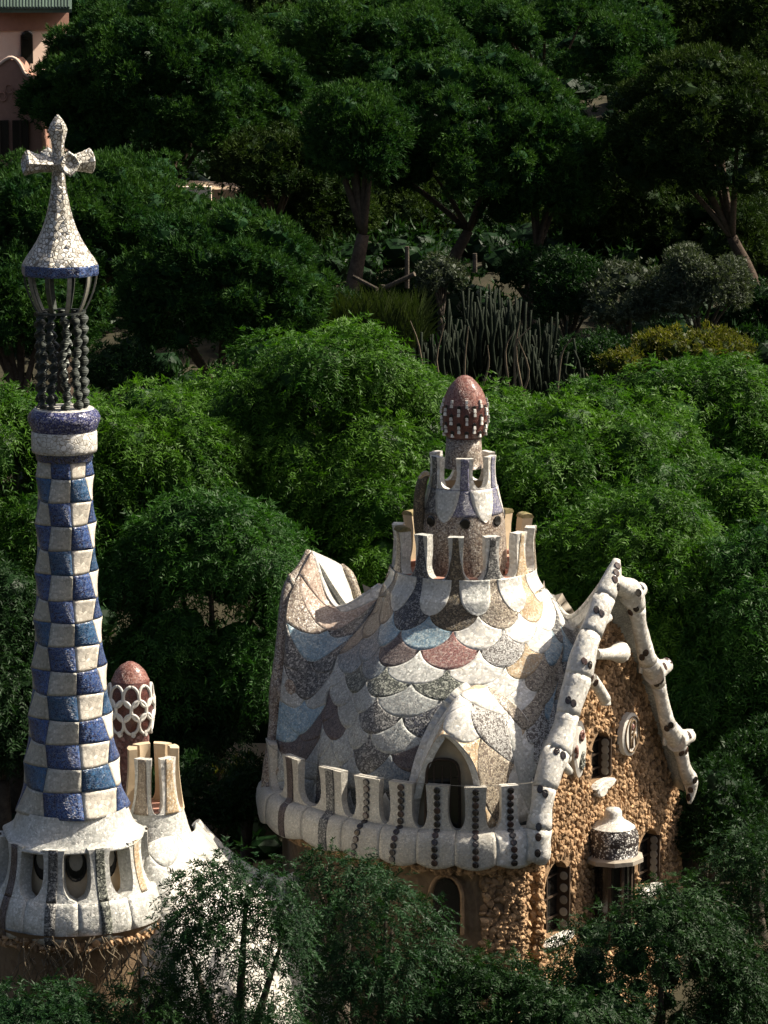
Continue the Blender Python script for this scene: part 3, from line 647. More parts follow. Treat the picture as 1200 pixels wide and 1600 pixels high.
# ---- front balcony
bal = [(417, .5), (424, -.6), (452, -1.6), (500, -2.5), (560, -3.4), (625, -4.0), (683, -4.3), (743, -4.45), (797, -4.3), (832, -4.1), (850, -3.9)]
zl = P(745, 1300, -4.45)[2]; ztp = P(745, 1230, -4.45)[2]; zbt = P(745, 1357, -4.45)[2]
def bxy(px, Y):
    # path point whose height-zl projection falls in column px
    t = (Y + 80); d = ray(px, 1290); return np.array([d[0] / d[1] * t, Y])
BP = np.array([bxy(*q) for q in bal])
def bpx2u(px): return np.interp(px, [q[0] for q in bal], range(len(bal)))
def bpt(u, z, off):
    u = np.asarray(u, float); p = cr(BP, u); q = cr(BP, np.clip(u + .02, 0, 10)) - cr(BP, np.clip(u - .02, 0, 10))
    n = nrm(np.stack([q[..., 1], -q[..., 0]], -1)); p = p + n * np.asarray(off)[..., None]
    return np.concatenate([p, (z + 0 * u)[..., None]], -1)
def bn(u):
    q = cr(BP, np.clip(u + .02, 0, 10)) - cr(BP, np.clip(u - .02, 0, 10)); n = nrm(np.array([q[1], -q[0]])); return np.array([n[0], n[1], 0])
H = ztp - zl
LP = [(0, 0), (.11, -.04), (.19, -.11), (.245, -.25), (.265, -.45), (.26, -.62), (.245, -.76), (.22, -.86)]    # ledge profile (off, z)
ks = (zl - zbt) / .86
def prof_off(z):   # outward offset of parapet surface at height z
    if z > zl: 
        t = (z - zl) / H; return .05 * t ** 3 - .0
    return float(np.interp(-(z - zl) / ks, [-q[1] for q in LP], [q[0] for q in LP]))
centers = [424, 455, 518, 574, 627, 683, 743, 797, 842]; cu = [float(bpx2u(c)) for c in centers]
cu[0] = .55
for i, uc in enumerate(cu):
    lo = (cu[i-1] + uc) / 2 if i else 0.0; hi = (uc + cu[i+1]) / 2 if i < len(cu) - 1 else 10
    # ledge block
    uu = np.linspace(lo + .004, hi - .004, 13); A = []
    for x in uu:
        ph = (x - lo) / (hi - lo); sc = abs(2 * ph - 1) ** 2       # 0 at baluster, 1 at the joint
        A.append([bpt(np.array(x), zl + q[1] * ks * (1 if k < 5 else 1 - .14 * sc * (k - 4) / 3) + (.0), np.array(q[0])) for k, q in enumerate(LP)])
    A = np.array(A); B = np.array([[bpt(np.array(x), zl + q[1] * ks * .98, np.array(-.3)) for q in LP] for x in uu])
    V, F = slab(A, B); add('ledge_block', V, F, M_ledge if i < 7 else M_white, house, smooth=True)
    # baluster
    t = np.linspace(0, 1, 12) ** 1.2; hwm = []
    wl = min(uc - lo, .62) if i else uc - lo; wh = min(hi - uc, .62)
    wst = .27 if i not in (0,) else .3
    g_ = lambda w_: wst + (w_ - wst) * (1 - np.sqrt(np.clip(1 - np.clip(1 - t / .42, 0, 1) ** 2, 0, 1))) + .03 * t ** 3
    L_, H_ = g_(wl), g_(wh); s = np.linspace(0, 1, 7)
    U = uc - L_[:, None] + (L_ + H_)[:, None] * s[None]; Z = (zl + H * t)[:, None] + 0 * s[None]
    A = bpt(U, Z, .05 * t[:, None] ** 3 + 0 * s[None] - .01); B = bpt(U, Z, -.19 + 0 * U)
    V, F = slab(A, B); b = add('baluster', V, F, M_ledge if i < 7 else M_white, house, smooth=False)
    if 3 <= i <= 7:
        zs = np.linspace(ztp - .05, zbt + .12 * 0 + .05, 200); os_ = np.array([prof_off(q) for q in zs])
        ar = np.concatenate([[0], np.cumsum(np.hypot(np.diff(zs), np.diff(os_)))]); nd = 12
        for kk in range(nd):
            z_ = float(np.interp(ar[-1] * (kk + .35) / nd, ar, zs))
            lean = (0, 0, 0, -.2, -.13, 0, 0, .05)[i] * ((kk / nd) ** 2)
            x = uc + lean; o_ = prof_off(z_); dz = .02; dn = (prof_off(z_ + dz) - prof_off(z_ - dz)) / (2*dz)
            n_ = bn(x); nn = nrm(n_ - UZ * dn); tv = nrm(UZ + n_ * dn); tu = np.cross(tv, nn)
            V, F = disc(bpt(np.array(x), z_, np.array(o_)) + nn * .012, tu, tv, nn, .08, .078, .02, 12)
            add('tile_disc', V, F, M_dot if (kk * 7 + i * 3) % 4 else M_dotb, b)
    if i in (1, 2):
        zz = np.linspace(ztp, zbt + .03, 22); A = []; B = []
        for z_ in zz:
            o_ = prof_off(z_); A.append([bpt(np.array(uc - .11 + x_), z_, np.array(o_ + .022)) for x_ in (0, .2)]); B.append([bpt(np.array(uc - .11 + x_), z_, np.array(o_ - .03)) for x_ in (0, .2)])
        V, F = slab(np.array(A), np.array(B)); add('dark_band', V, F, M_brown if i == 1 else M_dark, b)
# safety wire
pts = [bpt(np.array(x), ztp + .03, np.array(.03)) for x in np.linspace(.5, 10, 24)]
V, F = tube(pts, [.008] * 24, 4, 1); add('wire', V, F, M_shut, house)
# walk behind the balustrade
A = bpt(np.linspace(0, 10, 30)[:, None] + np.zeros((1, 2)), zl - .15, np.array([[-.2, -1.4]]) + np.zeros((30, 1)))
V, F = slab(A, A - UZ * .1); add('balcony_floor', V, F, M_cem, house)
# rubble corbel course and wall below balcony
uu = np.linspace(0, 10, 70); zz = np.linspace(zbt + .25, -2.5, 24)
U, Z = np.meshgrid(uu, zz, indexing='ij'); O = -.55 + .3 * np.clip((Z - (zbt - .35)) / .5, 0, 1)
A = bpt(U, Z, O + rng.uniform(-.02, .02, U.shape)); B = bpt(U, Z, O - .3)
V, F = slab(A, B); fw = add('front_wall', V, F, M_brwall, house, smooth=False)
mb = MB()
for _ in range(420):
    x = rng.uniform(0.1, 9.9); z_ = zbt - rng.uniform(-.02, .22); nx = bn(x); 
    c = bpt(np.array(x), z_, np.array(-.05 - (zbt - z_)))
    mb.add(stone_mesh() * rng.uniform(.05, .11, 3) + c, ICF)
for _ in range(1500):
    x = rng.uniform(7.3, 9.95); z_ = rng.uniform(-1, zbt - .1)
    c = bpt(np.array(x), z_, np.array(-.54)); mb.add(stone_mesh() * rng.uniform(.06, .13, 3) + c, ICF)
s0_ = outer[1][0]
for _ in range(700):
    z_ = rng.uniform(-1, zbt + .1); mb.add(stone_mesh() * rng.uniform(.05, .11, 3) + g3(s0_ + rng.uniform(-.06, .14), z_, WO + rng.uniform(-.34, .03)), ICF)
mb.build('corbel_rubble', M_stone, fw, kind='stuff')
# window in the front wall
xw = float(bpx2u(690)); cw = bpt(np.array(xw), P(690, 1405, -4)[2], np.array(-.5)); nw = bn(xw); tw = np.cross(UZ, nw)
lp = arch_loop(0, .62, -.85, .45); V = np.array([cw + tw * a_ + UZ * b_ + nw * .03 for a_, b_ in lp]); V = np.concatenate([V, V - nw * .2]); n = len(lp)
F = [list(range(n))] + [[i, (i+1) % n, n + (i+1) % n, n + i] for i in range(n)]
fwn = add('arched_window', V, F, M_glass, house)
lp = arch_loop(0, .78, -.85, .55)[1:]; V, F = tube([cw + tw * a_ + UZ * b_ + nw * .05 for a_, b_ in lp] + [cw - tw * .39 - UZ * .85 + nw * .05], [.05] * (len(lp) + 1), 7, 1); add('window_surround', V, F, M_stone, fwn)
# ---- dormer
drow = [[(640,1300,-3.9),(648,1240,-4.0),(664,1188,-4.1),(691,1149,-4.25),(724,1172,-4.3),(746,1215,-4.35),(756,1300,-4.3)],
        [(641,1285,-3.5),(657,1192,-3.55),(684,1134,-3.7),(712,1106,-3.85),(746,1132,-3.85),(784,1190,-3.62),(798,1290,-3.8)],
        [(654,1260,-3.2),(676,1150,-3.0),(703,1102,-3.2),(729,1083,-3.35),(777,1108,-3.0),(815,1172,-3.25),(828,1280,-3.68)],
        [(668,1240,-2.9),(700,1125,-2.4),(726,1084,-2.45),(748,1070,-2.5),(785,1085,-2.5),(832,1140,-2.95),(842,1270,-3.62)]]
dnet = net_px(drow)
def DS(c, r): return netev(dnet, np.asarray(r, float) * 3 / 6, np.asarray(c, float))
def DN(c, r, e=.04):
    du = DS(c + e, r) - DS(c - e, r); dv = DS(c, np.clip(r + e, 0, 6)) - DS(c, np.clip(r - e, 0, 6)); return nrm(np.cross(dv, du))
dorm_c, dorm_r = np.meshgrid(np.linspace(0, 6, 40), np.linspace(0, 6, 24), indexing='ij')
Dp = DS(dorm_c, dorm_r); Dn = orient(DN(np.clip(dorm_c, .05, 5.95), np.clip(dorm_r, .05, 5.95)), Dp)
V, F = slab(Dp, Dp - Dn * .16)
dorm = add('dormer_hood', V, F, M_white, house, smooth=True)
DM = {(0,2):M_orange,(0,4):M_tan,(.5,5):M_orange,(1.5,5):M_orange,(2.5,5):M_orange,(3.5,5):M_orange,(.5,1):M_orange,(1,2):M_chim,(1.5,1):M_orange,(1.5,3):M_white,(2,2):M_white,(2.5,1):M_beige,(2.5,3):M_lines,(3,2):M_pale,(2,4):M_white,(1,4):M_white,(.5,3):M_pale,(3,4):M_beige}
DS2 = lambda c, r: DS(np.asarray(c) * 6 / 3.5, 6 - np.asarray(r) * 6 / 4)
DN2 = lambda c, r: DN(np.asarray(c) * 6 / 3.5, np.clip(6 - np.asarray(r) * 6 / 4, .05, 5.95))
for c2 in range(0, 8):
    c = c2 / 2
    for r in ((2, 4) if c2 % 2 == 0 else (1, 3, 5)):
        scale_piece(DS2, DN2, c, r, DM.get((c, r), M_white), dorm, .03, 3.47, .05, 3.95, 'hood_scale', .02, .012)
# dormer face
arc = [dnet[0, k] + np.array([0, .22, 0]) for k in range(7)]; arc = cr(np.array(arc), np.linspace(0, 6, 25))
V = np.concatenate([arc, arc + np.array([0, .12, 0])]); n = 25
F = [list(range(n))] + [[i, (i+1) % n, n + (i+1) % n, n + i] for i in range(n)]
dface = add('dormer_face', V, F, M_beigepl, house)
lp = [(665,1300),(666,1230),(668,1200),(676,1189),(692,1186),(708,1189),(716,1200),(718,1230),(718,1300)]
V = np.array([P(x, y, -4.02) for x, y in lp]); V = np.concatenate([V, V + np.array([0, -.03, 0]) ]); n = len(lp)
F = [list(range(n)), list(range(n, 2*n))] + [[i, (i+1) % n, n + (i+1) % n, n + i] for i in range(n)]
dw = add('dormer_window', V, F, M_glass, dface)
V, F = tube([P(x, y, -4.07) for x, y in lp], [.035]*n, 6, 3); add('window_frame', V, F, M_wood, dw)
for x in (678, 691, 704):
    V, F = box(P(x, 1245, -4.07), (.025, .03, 1.5)); add('window_bar', V, F, M_wood, dw)

# ---- left wing: far slope and pointed edge
wl = net_px([[(487,860,2.4),(518,874,3.6),(536,884,4.2)],[(500,905,2.2),(532,912,3.3),(550,915,3.9)],[(522,946,1.95),(548,950,3.0),(562,950,3.6)],[(560,966,1.7),(580,970,2.6),(605,975,3.0)]])
c_, r_ = np.meshgrid(np.linspace(0, 2, 12), np.linspace(0, 3, 16), indexing='ij'); A = netev(wl, r_, c_)
V, F = slab(A, A - np.array([0, 0, .18])); add('roof_wing', V, F, M_white, house, smooth=True)
V, F = tube([P(533,884,4.2),P(545,900,4.0),P(555,925,3.8),P(566,952,3.6)], [.08,.14,.13,.1], 10); add('far_edge_roll', V, F, M_beige, house, smooth=True)
# left edge: chunky roll with small horns
le = [(484,862,2.6,7),(470,890,2.3,9),(454,912,1.9,10),(447,940,1.6,10),(442,985,1.2,10),(438,1040,.8,12),(434,1080,.6,14),(431,1120,.4,11),(427,1170,.1,12),(422,1215,0,14),(418,1270,-.1,12)]
V, F = tube([P(a_, b_, c_) for a_, b_, c_, _ in le], [q[3]*.0152 for q in le], 12, 4, jit=.04); add('left_edge_roll', V, F, M_chim, house, smooth=True)
for (x, y, Y, r_) in ((452, 1070, .4, 15), (440, 1080, .4, 12), (436, 1195, -.2, 15), (458, 914, 1.8, 8), (425, 1240, -.3, 14)):
    c = P(x, y, Y); V = ICO; 
    V, F = tube([c + np.array([-.1, .1, .25]), c, c + np.array([.08, -.1, -.25]), c + np.array([.1, -.05, -.45])], [.05, r_*.013, r_*.012, .04], 10, 4, jit=.05); add('edge_horn', V, F, M_chim, house, smooth=True)
# ---- back slope (closes the roof)
rid = [P(487,862,2.6), P(560,962,2.2), P(620,935,2.0), P(725,920,2.6), P(843,925,1.6), P(893,963,.2), P(957,893,-.9)]
eav = [P(440,1100,7.5), P(540,1120,7.6), P(620,1120,8), P(760,1120,7.6), P(880,1150,6), P(980,1180,4.5), gp(1070,1225,0)]
mid = [(a_*.55 + b_*.45) - UZ*.15 for a_, b_ in zip(rid, eav)]; mid[-1] = gp(1015, 1010, 0); 
bn_ = np.array([rid, mid, eav]); c_, r_ = np.meshgrid(np.linspace(0, 6, 40), np.linspace(0, 2, 20), indexing='ij'); A = netev(bn_, r_, c_)
V, F = slab(A, A - np.array([0, 0, .2])); add('back_roof', V, F, M_grey, house, smooth=True)
# rear and left walls
pl = [eav[0], P(430, 1180, 2.5), bpt(np.array(0.), zl, np.array(-.6))]
for a_, b_ in ((bpt(np.array(0.3), 0, np.array(-.6)), eav[0]), (eav[0], gp(1050, 1300, -1.0))):
    A = np.array([[[q[0], q[1], zt_] for zt_ in (zbt - .1, -2.5)] for q in (a_, b_)]); B = A + np.array([.2, .05, 0])
    V, F = slab(A, B); add('side_wall', V, F, M_brwall, house)
# ovals on bones: placed on the surface by ray cast
bpy.context.view_layer.update()
dg = bpy.context.evaluated_depsgraph_get()
def hit(px, py):
    d = Vector(ray(px, py)).normalized(); ok, loc, no, i, o, m = SC.ray_cast(dg, Vector(CAM), d)
    return (np.array(loc), np.array(no), o) if ok else (None, None, None)
for x, y in OVALS:
    p, n_, o = hit(x, y)
    if p is None or not (o.name.startswith('edge_bone') or o.name.startswith('horn') or o.name.startswith('roof_scale')): continue
    if np.dot(n_, CAM - p) < 0: n_ = -n_
    tu = nrm(np.cross(UZ, n_)); tv = np.cross(n_, tu)
    V, F = disc(p + n_ * .004, tu, tv, n_, .075, .10, .016, 12); add('oval_tile', V, F, M_dotb if x % 2 else M_dot, o if o.name.startswith('edge_bone') else house)

# ================================================================ the left gatehouse with the chequered tower
YT = -7.0; ut = pm(YT)
TX = P(104, 900, YT)[0]
def zt2(py, Y=YT): return P(104, py, Y)[2]
gate = root('tower_gatehouse', (TX, YT, 0), 'gatehouse on the left with blue and white chequered tower carrying a mosaic cross', 'building')
# tower tiles
ys = [712, 750, 787, 824, 862, 900, 940, 975, 1012, 1051, 1088, 1128, 1165, 1203, 1240, 1283]
def Rt(py): return np.interp(py, [700, 712, 800, 900, 1000, 1100, 1180, 1250, 1283], [40, 40.5, 44.5, 47, 53, 61, 70, 80, 88]) * ut
def txc(py): return TX + np.interp(py, [712, 900, 1100, 1283], [0, .0, .03, .06])
NB = 8; TH = R(-6 - 22.5)
def tower_pt(i, j, fi, fj, off=0):
    """corner lattice i (around) j (down) with twisted faces"""
    d = lambda a_, b_: (1 if (a_ + b_) % 2 == 0 else -1) * (.066 if b_ > 0 else 0)
    D = d(i, j)*(1-fi)*(1-fj) + d(i+1, j)*fi*(1-fj) + d(i, j+1)*(1-fi)*fj + d(i+1, j+1)*fi*fj
    py = ys[j] + (ys[j+1] - ys[j]) * fj; ang = TH + 2 * math.pi / NB * (i + fi)
    r = Rt(py) + D * (1 if j < 14 else 1.2) + off
    return np.stack([txc(py) + r * np.sin(ang), YT - r * np.cos(ang), np.vectorize(lambda q: zt2(q, YT - float(Rt(q))))(py)], -1)
f = np.linspace(0, 1, 9); FI, FJ = np.meshgrid(f, f, indexing='ij')
for j in range(len(ys) - 1):
    for i in range(NB):
        blue = (i + j) % 2 == 0 if True else 0
        if j == 14 and i not in (0, 3, 5, 7) and blue: pass
        k = (i * 3 + j * 7) % 6
        mt = [M_cobalt, M_azure, M_cobalt, M_blueblk, M_azure, M_blueblk][k] if blue else (M_cream if i in (1, 2, 3) and k != 2 else M_gtile)  # cream on the sunny side; front and left greyed, shade in the colour
        if not blue and i == 0: mt = M_gtile
        if j == 14 and i == 0: mt = M_cobalt
        e = .006
        A = tower_pt(i, j, FI * (1 - 2*e) + e, FJ * (1 - 2*e) + e); B = tower_pt(i, j, FI, FJ, -.2)
        V, F = slab(A, B); add('chequer_tile', V, F, mt, gate, smooth=True)
prof = [(Rt(y_) - .26, zt2(y_, YT - float(Rt(y_)))) for y_ in (712, 900, 1050, 1180, 1250, 1283)]
V, F = lathe(TX, YT, prof, 32); add('tower_core', V, F, M_cem, gate, smooth=True)
def wave8(amp, z0, z1):
    def f(a, r, z):
        k = np.clip((z0 - z) / (z0 - z1), 0, 1); s = math.cos(4 * (a - TH)); return r * (1 + amp * k * s), z + k * .14 * max(0, math.cos(2 * (a - R(90)))) ** 2
    return f
zq = lambda py: zt2(py, YT - 118 * ut)
V, F = lathe(TX + .06, YT, [(86*ut, zq(1287)), (90*ut, zq(1300)), (95*ut, zq(1312)), (100*ut, zq(1323)), (107*ut, zq(1331)), (115*ut, zq(1335)), (114*ut, zq(1338)), (90*ut, zq(1334))], 96, wave=wave8(.04, zq(1312), zq(1330)))
add('tower_skirt', V, F, M_pale, gate, smooth=True)
# collar above the shaft
M_crack = mosaic('white_cracked_band', [W1, W3, W2], .16, grout=(.3, .26, .2), gw=.05)
V, F = lathe(TX, YT, [(44*ut, zt2(718)), (46*ut, zt2(708)), (45*ut, zt2(704))], 40); add('dark_neck', V, F, M_blueblk, gate)
V, F = lathe(TX, YT, [(40*ut, zt2(706)), (50.5*ut, zt2(705)), (51.5*ut, zt2(700)), (51.5*ut, zt2(675)), (50*ut, zt2(672))], 48); add('white_band', V, F, M_crack, gate, smooth=True)
V, F = lathe(TX, YT, [(49*ut, zt2(673)), (52*ut, zt2(668)), (56.5*ut, zt2(656)), (57*ut, zt2(651)), (54*ut, zt2(644)), (48*ut, zt2(638.5)), (44*ut, zt2(637.5))], 48); add('blue_collar', V, F, M_blueblk if 0 else mosaic('indigo_mosaic', [(.03,.035,.13),(.02,.02,.07),(.05,.06,.2),(.25,.25,.35)], .06, grout=(.15,.15,.2), gw=.05, rough=.25, tilt=.3), gate, smooth=True)
V, F = lathe(TX, YT, [(48*ut, zt2(638.8)), (46*ut, zt2(637)), (.01, zt2(636.5))], 40); add('collar_top', V, F, M_white, gate)
# twisted iron bars
for k in range(11):
    a = 2 * math.pi * k / 11 + .2; r0 = 35 * ut; bx, by = TX - .03 + r0 * math.sin(a), YT - r0 * math.cos(a)
    zz = np.linspace(zt2(636), zt2(488), 66); V = []; ph = rng.uniform(0, 3)
    for q, z in enumerate(zz):
        tw = math.pi * 9 * q / 65 + ph; w_ = .115 * (0.72 + .28 * abs(math.sin(tw - ph))) ; th = .022
        lean = .05 * math.sin(3 * q / 65 * math.pi + k)
        for sx_, sy_ in ((-w_, -th), (w_, -th), (w_, th), (-w_, th)):
            V.append((bx + lean * math.cos(a) + sx_ * math.cos(tw) - sy_ * math.sin(tw), by + lean * math.sin(a) + sx_ * math.sin(tw) + sy_ * math.cos(tw), z))
    F = [[q*4 + e, q*4 + (e+1) % 4, q*4 + 4 + (e+1) % 4, q*4 + 4 + e] for q in range(65) for e in range(4)]
    add('twisted_bar', V, F, M_iron, gate)
V, F = lathe(TX - .03, YT, [(36*ut, zt2(489)), (39*ut, zt2(489)), (39*ut, zt2(486)), (36*ut, zt2(486)), (36*ut, zt2(489))], 40); add('basket_ring', V, F, M_iron, gate)
for k in range(10):
    a = 2 * math.pi * k / 10 + .35; V = []
    for q in range(12):
        t = q / 11; z = zt2(487 + (424 - 487) * t); r = (36 + 20 * math.sin(t * math.pi / 2) ** .9) * ut; w_ = .045; 
        for sr, sa in ((.02, -w_), (.02, w_), (-.02, w_), (-.02, -w_)):
            V.append((TX - .03 + (r + sr) * math.sin(a) + sa * math.cos(a), YT - (r + sr) * math.cos(a) + sa * math.sin(a), z))
    F = [[q*4 + e, q*4 + (e+1) % 4, q*4 + 4 + (e+1) % 4, q*4 + 4 + e] for q in range(11) for e in range(4)]
    add('basket_rib', V, F, M_ironl if k in (0, 1, 2, 8) else M_iron, gate)
# bell shaped cap, eight sided
def oct_(a, r, z):
    b = (a + R(10)) % (math.pi / 4) - math.pi / 8; k = math.cos(math.pi / 8) / math.cos(b); return r * (1 + (k - 1) * .8), z
TX2 = TX - .03
V, F = lathe(TX2, YT, [(50*ut, zt2(430)), (61*ut, zt2(429)), (62*ut, zt2(426)), (62*ut, zt2(414)), (60*ut, zt2(412))], 64, wave=oct_); add('blue_rim', V, F, M_cobalt, gate)
M_rubw = mosaic('rough_white_mosaic', [W1, W3, (.6, .57, .5), (.5, .47, .4)], .14, grout=(.14, .12, .09), gw=.09, tilt=.6, weather=.3)
bell = [(61, 412), (55, 402), (46, 390), (37, 376), (29, 360), (22.5, 342), (17.5, 322), (13.5, 302), (11.5, 285), (10.5, 270), (10, 262), (9.5, 245)]
V, F = lathe(TX2, YT, [(r * ut, zt2(y)) for r, y in bell], 64, wave=oct_, cap=True); add('bell_cap', V, F, M_rubw, gate, smooth=False)
def arm(dirv, upv, L0, prof_):
    side = np.cross(dirv, upv); c0 = np.array([TX2, YT, zt2(258)]) if abs(dirv[2]) < .5 else np.array([TX2, YT, zt2(246)])
    V = []
    for l, a_, b_ in prof_:
        c = c0 + dirv * l * ut
        for x, y in ((-1, 0), (-.7, .7), (0, 1), (.7, .7), (1, 0), (.7, -.7), (0, -1), (-.7, -.7)):
            kk = 1.0 if abs(x) in (0, 1) else .62 / .7
            V.append(c + side * x * kk * a_ * ut + upv * y * kk * b_ * ut)
    n = len(prof_); F = [[q*8 + e, q*8 + (e+1) % 8, q*8 + 8 + (e+1) % 8, q*8 + 8 + e] for q in range(n-1) for e in range(8)] + [list(range((n-1)*8, n*8))]
    return V, F
for k in range(4):
    a = R(24 + 90 * k); dv = np.array([math.cos(a), math.sin(a), .10]); dv = nrm(dv); upv = nrm(np.array([0, 0, 1.]) - dv * dv[2])
    V, F = arm(dv, upv, 0, [(0, 10, 11), (12, 9.5, 12), (26, 10, 13), (40, 13, 16), (53, 18, 20), (56, 15, 17), (52, 6, 6)]); add('cross_arm', V, F, M_rubw, gate)
V, F = arm(np.array([0, 0, 1.]), np.array([math.cos(.6), math.sin(.6), 0]), 0, [(0, 11, 11), (10, 10.5, 10.5), (22, 11, 11), (32, 14, 14), (42, 17, 17), (50, 14, 14), (60, 7, 7), (66, 1, 1)]); add('cross_top', V, F, M_rubw, gate)
# ---- balcony ring below the skirt
zA, zB = zq(1330), zq(1408); RB = 118 * ut
BX = TX + .06
for k in range(10):
    ac = R(-10.6 + 36 * k); nm = 14; t = np.linspace(0, 1, nm); s = np.linspace(-1, 1, 9)
    e = np.clip(1 - t / .45, 0, 1); e2 = np.clip((t - .8) / .2, 0, 1)
    hw = R(7.5) + R(10.4) * (1 - np.sqrt(1 - e ** 2)) + R(1.5) * e2
    rr = RB * (1 + .13 * (1 - t) ** 2.4); z = zB + (zA - zB) * t; tg, sg = np.meshgrid(np.arange(nm), s, indexing='ij')
    def g(hwm, off): 
        a = ac + sg * hwm[tg]; return np.stack([BX + (rr[tg] + off) * np.sin(a), YT - (rr[tg] + off) * np.cos(a), z[tg]], -1)
    V, F = slab(g(hw, 0), g(hw, -.38)); m = add('balcony_pier', V, F, M_pale, gate)
    V, F = slab(g(np.full(nm, R(3.6)), .012), g(np.full(nm, R(3.6)), -.05)); add('mosaic_stripe', V, F, [M_dark, M_green, M_orange, M_tan, M_tan, M_tan, M_tan, M_tan, M_dark, M_brown][k], m, smooth=True)
    # ledge block
    L2 = [(1.13, 1408), (1.16, 1416), (1.20, 1428), (1.23, 1442), (1.23, 1458), (1.20, 1472)]
    uu = np.linspace(-18, 18, 11); A = np.array([[[BX + q[0]*RB*math.sin(ac + R(x)), YT - q[0]*RB*math.cos(ac + R(x)), zq(q[1] - (14 * (abs(x)/18) ** 2 if qi > 3 else 0))] for qi, q in enumerate(L2)] for x in uu * .995])
    B = A.copy(); B[..., 0] = BX + (B[..., 0] - BX) * .8; B[..., 1] = YT + (B[..., 1] - YT) * .8
    V, F = slab(A, B); lb = add('ledge_block', V, F, M_pale, gate, smooth=True)
    if k in (0, 1, 9):
        A = np.array([[[BX + (q[0]*RB + .02)*math.sin(ac + x), YT - (q[0]*RB + .02)*math.cos(ac + x), zq(q[1])] for q in L2] for x in (-R(3.4), 0, R(3.4))]); B = A.copy(); B[..., 1] += .06
        V, F = slab(A, B); add('mosaic_stripe', V, F, [M_dark, M_green, M_orange, 0, 0, 0, 0, 0, 0, M_brown][k], lb, smooth=True)
V, F = lathe(BX, YT, [(84*ut, zq(1325)), (88*ut, zq(1440))], 48); inner = add('balcony_inner_wall', V, F, M_beigepl, gate, smooth=True)
for k in range(10):
    aa = R(7.4 + 36 * k); n = np.array([math.sin(aa), -math.cos(aa), 0]); t_ = np.array([math.cos(aa), math.sin(aa), 0])
    V, F = disc(np.array([BX, YT, zq(1362)]) + n * 86.5 * ut, t_, UZ, n, .24, .36, .03, 16); wd = add('oval_window', V, F, M_glass, inner)
    V, F = disc(np.array([BX, YT, zq(1354)]) + n * (88.5 * ut), t_, UZ, n, .15, .22, .03, 12); add('oval_disc', V, F, M_shut, wd)
V, F = lathe(BX, YT, [(148*ut, zq(1455)), (135*ut, zq(1475)), (122*ut, zq(1482)), (118*ut, zq(1700))], 60); add('lower_wall', V, F, M_brwall, gate)
mb = MB()
for _ in range(300):
    a = rng.uniform(-math.pi/2, math.pi/2); rr = rng.uniform(124, 142) * ut; mb.add(stone_mesh() * rng.uniform(.05, .11, 3) + [BX + rr*math.sin(a), YT - rr*math.cos(a), zq(1474) + rng.uniform(-.1, .1)], ICF)
mb.build('corbel_rubble', M_stone, gate, kind='stuff')
# ---- mushroom chimney behind the tower
YM = -3.8; um = pm(YM)
MX = P(204, 1090, YM)[0]
def zm(py): return P(204, py, YM)[2]
V, F = lathe(MX, YM, [(29*um, zm(1270)), (28.5*um, zm(1200)), (29*um, zm(1140))], 36); add('chimney_shaft', V, F, mosaic('maroon_squares', [(.16,.06,.05),(.22,.10,.085),(.10,.04,.035),(.28,.16,.14)], .12, grout=(.12,.07,.06), gw=.04, rough=.35), gate, smooth=True)
mp = [(28, 1142), (32, 1138), (35, 1125), (36.5, 1108), (36.5, 1092), (34, 1075), (30, 1062), (23, 1048), (14, 1039), (5, 1034), (.5, 1033)]
mpa = np.array(mp, float)
V, F = lathe(MX, YM, [(r*um, zm(y)) for r, y in mp], 40, cap=True); mush = add('mushroom_cap', V, F, M_choc, gate, smooth=True)
V, F = lathe(MX, YM, [((r+.4)*um, zm(y)) for r, y in mp if y < 1074], 40); add('cap_crown', V, F, M_rust, mush, smooth=True)
def mpt(a, y, o=0):
    r = (np.interp(y, mpa[::-1, 1], mpa[::-1, 0]) + .8) * um + o; return np.array([MX + r*math.sin(a), YM - r*math.cos(a), zm(y)])
NM = 9
for row in range(3):
    for k in range(NM):
        ac = 2*math.pi*(k + .5*(row % 2)) / NM + .1
        if math.cos(ac) < -.35: continue
        yc = 1082 + row * 21; hh = 15.5; aw = math.pi / NM
        pts = [mpt(ac + aw * math.sin(x) * .98, yc - hh * math.cos(x) * (1 if math.cos(x) > 0 else 1.05)) for x in np.linspace(0, 2*math.pi, 13)]
        V, F = tube(pts, [.038]*13, 6, 2); add('white_loop', V, F, M_stud, mush, smooth=True)
for k in range(2*NM):
    a = 2*math.pi*(k+.25)/(2*NM) + .1
    if math.cos(a) < -.2 or k % 2: continue
    V, F = disc(mpt(a, 1141, .02), np.array([math.cos(a), math.sin(a), 0]), UZ, np.array([math.sin(a), -math.cos(a), 0]), .06, .08, .04, 8); add('white_stud', V, F, M_stud, mush)
